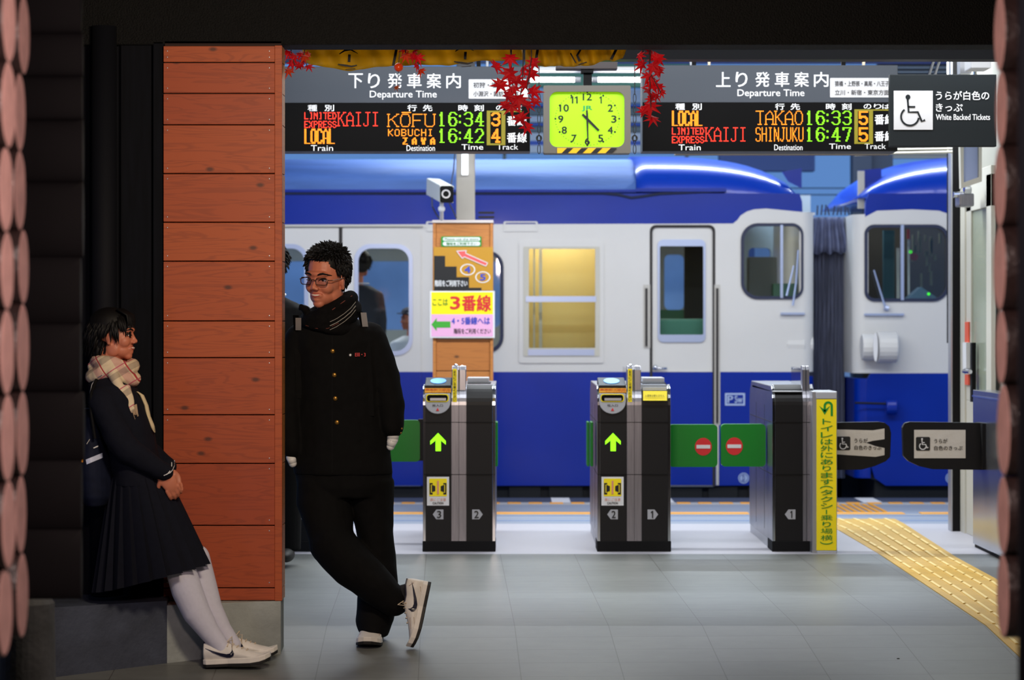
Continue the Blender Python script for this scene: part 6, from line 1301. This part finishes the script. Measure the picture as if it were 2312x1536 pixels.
# pleated skirt
R_ = []; N2 = 132
hem = lambda a: 0
for t in [i/10 for i in range(11)]:
    cx = 315+(342-315)*t; cy = 1075+(1305-1075)*t; hw = (62+(127-62)*t**.9)*PG; hd = (84+(104-84)*t)*PG; ring = []
    for i in range(N2):
        a = 2*math.pi*i/N2; pl = .004+.020*t; k = (i % 6)/6; f_ = 1+0; rr_ = 1+ (k-.5)*pl/.12*.9
        z = Z_(cy, YG0)+(-.030*math.cos(a)*-1)*t*2.0 - (.0 if t < 1 else 0)
        ring.append((X_(cx, YG0)+hw*math.cos(a)*rr_, YG0+hd*math.sin(a)*rr_, z))
    R_.append(ring)
MB().loft(R_).build('pleated_skirt', M['navy'], girl)
for side, pts, rs in (('l', [G(405, 1262, -.05), G(425, 1330, -.045), G(446, 1380, -.04), G(475, 1425, -.035), G(498, 1455, -.03), G(508, 1470, -.03)], [.064, .066, .060, .045, .037, .036]), ('r', [G(440, 1262, .06), G(455, 1320, .055), G(472, 1375, .05), G(500, 1425, .05), G(524, 1460, .05)], [.056, .056, .050, .038, .034])):
    q = MB().chain(pts, rs, 20); blob(q, .005, 8).build('knee_sock', M['sock'], girl, smooth=True)
zf = lambda Y: fz(Y)+.004
shoe('shoe', girl, Vector((G(463, 1500)[0], YG0-.03, zf(YG0-.03))), basis((1, -.05, .055), (-.055, 0, 1)), .283, .050, detail=False)
shoe('shoe', girl, Vector((G(476, 1498)[0], YG0+.075, zf(YG0+.075))), basis((1, .12, .055), (-.05, 0, 1)), .275, .048, detail=False)
# backpack (worn by the girl, own thing)
bp_ = thing('backpack', (G(215, 1040)[0], YG0, G(215, 1140)[2]), 'dark navy backpack with pale reflective strip hanging behind the schoolgirl', 'backpack')
q = MB(); q.loft([ring_e(G(cx, y), hw*PG, hd*PG, 24) for y, cx, hw, hd in ((925, 212, 10, 40), (940, 213, 26, 70), (1000, 214, 38, 80), (1070, 218, 43, 84), (1120, 222, 40, 80), (1140, 222, 26, 66))])
bb = blob(q, .006, 5, wob=.004, wscale=9, seed=3); bb.build('bag_body', mat('backpack_navy', rgb(16, 22, 42), .75, var=.15, vscale=30, spec=.2), bp_, smooth=True); tbp = bvh(bb)
def patchq(nm, quad, m, root, tree, off=.011):
    a, b, c, d = quad; R_ = []
    for i in range(9):
        t = i/8; p = lerp(a, b, t); q = lerp(d, c, t); pp = [gfront(*lerp(p, q, k/3), tree, .004) for k in range(4)]
        R_.append(pp+[v+Vector((0, .006, 0)) for v in reversed(pp)])
    return MB().loft(R_).build(nm, m, root)
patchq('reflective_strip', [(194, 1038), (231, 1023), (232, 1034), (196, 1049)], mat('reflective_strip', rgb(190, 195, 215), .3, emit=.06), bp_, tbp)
patchq('logo_dash', [(211, 1011), (222, 1006), (222, 1009), (212, 1013)], M['white'], bp_, tbp)
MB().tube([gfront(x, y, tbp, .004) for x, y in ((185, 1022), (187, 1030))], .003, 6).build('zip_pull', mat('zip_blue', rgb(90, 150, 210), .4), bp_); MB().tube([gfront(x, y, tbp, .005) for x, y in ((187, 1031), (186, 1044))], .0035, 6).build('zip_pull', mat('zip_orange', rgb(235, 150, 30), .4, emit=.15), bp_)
MB().tube([gfront(x, y, tbp, .003) for x, y in ((196, 1003), (203, 992))], .0015, 6).build('zip_thread', M['cream'], bp_)
MB().tube([G(188, 926, -.05), G(193, 922, -.06), G(208, 921, -.07), G(213, 930, -.08)], .003, 6).build('carry_loop', M['board'], bp_)
MB().tube([gfront(218, 858, tb, .008), gfront(206, 890, tb, .008), gfront(206, 930, tb, .006), gfront(215, 990, tb, .006)], .007, 8).build('shoulder_strap', M['matte'], bp_)
# ---------------------------------------------------------------- MAN behind the boy, passengers
def simple_person(nm, Y, px, top, bot, label, fwd, suit, hcol, cap=None, lean=0, legs=True, sc_=1, collar=True):
    Q = lambda a, b, d=0: W(a, b, Y)+Vector((0, d, 0))
    s = (bot-top)/930.0; g = thing(nm, (X_(px, Y), Y, 0), label, 'person'); U = Y/F
    Hh = 128*s*U; R0 = headR(fwd); O = Q(px, top+140*s)
    k = MB(); P = add_head(k, O, R0, Hh); k.chain([Q(px, top+120*s, .01), Q(px, top+185*s, .02)], [.055*s*.9, .06*s*.9])
    k.loft([ring_e(Q(px, top+y*s, .02), hw*s*U, hd*s*U) for y, hw, hd in ((180, 50, 40), (300, 80, 48), (500, 76, 48), (540, 70, 46))])
    for sd in (-1, 1):
        k.chain([Q(px+sd*92*s, top+215*s, .02), Q(px+sd*108*s, top+340*s), Q(px+sd*104*s, top+450*s, -.02)], [.045*s, .04*s, .03*s]); hand(k, Q(px+sd*104*s, top+452*s, -.02), (0, 0, -1), (-sd, 0, 0), .95*s, .4, -sd)
        if legs: k.chain([Q(px+sd*42*s, top+520*s), Q(px+sd*44*s, top+720*s), Q(px+sd*46*s, bot-22*s)], [.075*s, .05*s, .035*s])
    bl = blob(k, .0065, 2); bl.build('body', M['skin'], g, smooth=True)
    features(g, bvh(bl), O, R0, Hh, smile=False)
    h = MB(); h.ell(P(-.12, 0, .69), (.41*Hh, .345*Hh, .35*Hh), R0); h.ell(P(-.24, 0, .48), (.26*Hh, .30*Hh, .30*Hh), R0)
    if cap is None: hh = hair_cap(P, R0, Hh, lambda p: p.z > .75 or (p.x < -.05 and p.z > .4), 300, .15, lambda p, n: n*.5+Vector((0, 0, -.6)), seed=3); h.add(hh.v, hh.f); h.build('hair', hcol, g, smooth=True)
    else:
        h.build('hair', hcol, g, smooth=True)
        c = MB().ell(P(-.06, 0, .80), (.42*Hh, .37*Hh, .24*Hh), R0); c.ell(P(.20, 0, .74), (.40*Hh, .30*Hh, .035*Hh), R0); co = c.build('cap', cap, g, smooth=True)
        MB().ell(P(-.06, 0, .745), (.435*Hh, .385*Hh, .045*Hh), R0).build('cap_band', M['white'], co, smooth=True)
    j = MB(); j.loft([ring_e(Q(px, top+y*s, .02), hw*s*U, hd*s*U, 26) for y, hw, hd in ((172, 36, 36), (190, 74, 48), (205, 100, 56), (300, 104, 62), (420, 98, 60), (540, 106, 64), (575, 108, 64))])
    for sd in (-1, 1): j.chain([Q(px+sd*92*s, top+222*s, .02), Q(px+sd*110*s, top+340*s), Q(px+sd*105*s, top+445*s, -.02)], [.068*s, .06*s, .05*s], 16)
    blob(j, .009, 4, wob=.005, wscale=8).build('jacket', suit, g, smooth=True)
    if collar: MB().tube([Q(px+math.cos(a)*40*s, top+166*s, .01+math.sin(a)*36*s*U) for a in [2*math.pi*i/16 for i in range(17)]], .010*s, 8).build('shirt_collar', M['white'], g, smooth=True)
    if legs:
        t = MB(); t.loft([ring_e(Q(px, top+y*s), hw*s*U, hd*s*U, 24) for y, hw, hd in ((500, 96, 58), (560, 100, 60), (600, 96, 56))])
        for sd in (-1, 1): t.loft([ring_e(Q(px+sd*46*s, top+y*s), hw*s*U, hd*s*U, 20) for y, hw, hd in ((570, 52, 52), (720, 44, 46), (905, 40, 44))])
        blob(t, .009, 4).build('trousers', suit, g, smooth=True)
        for sd in (-1, 1): 
            u = MB().ell(Q(px+sd*48*s, bot-14*s, -.06), (.045, .13, .04)); u.build('shoe', M['sole'], g, smooth=True)
    return g
simple_person('person', 13.55, 612, 536, 1262, 'person in dark suit mostly hidden behind the wood wall and the boy', (-.3, .95, 0), M['blackcloth'], M['hair'])
simple_person('person', YT+.62, 813, 560, 1010, 'passenger in dark suit standing inside the train behind the door window', (-.3, .95, 0), mat('suit_charcoal', rgb(34, 36, 46), .8), mat('hair_brown_black', rgb(40, 36, 34), .6), sc_=1)
simple_person('person', YT+.9, 924, 690, 1060, 'passenger in white shirt and dark cap with white band inside the train', (-.9, -.4, 0), mat('shirt_white', rgb(215, 220, 232), .7), M['hair'], cap=mat('cap_navy', rgb(30, 40, 64), .7), legs=False, collar=False)
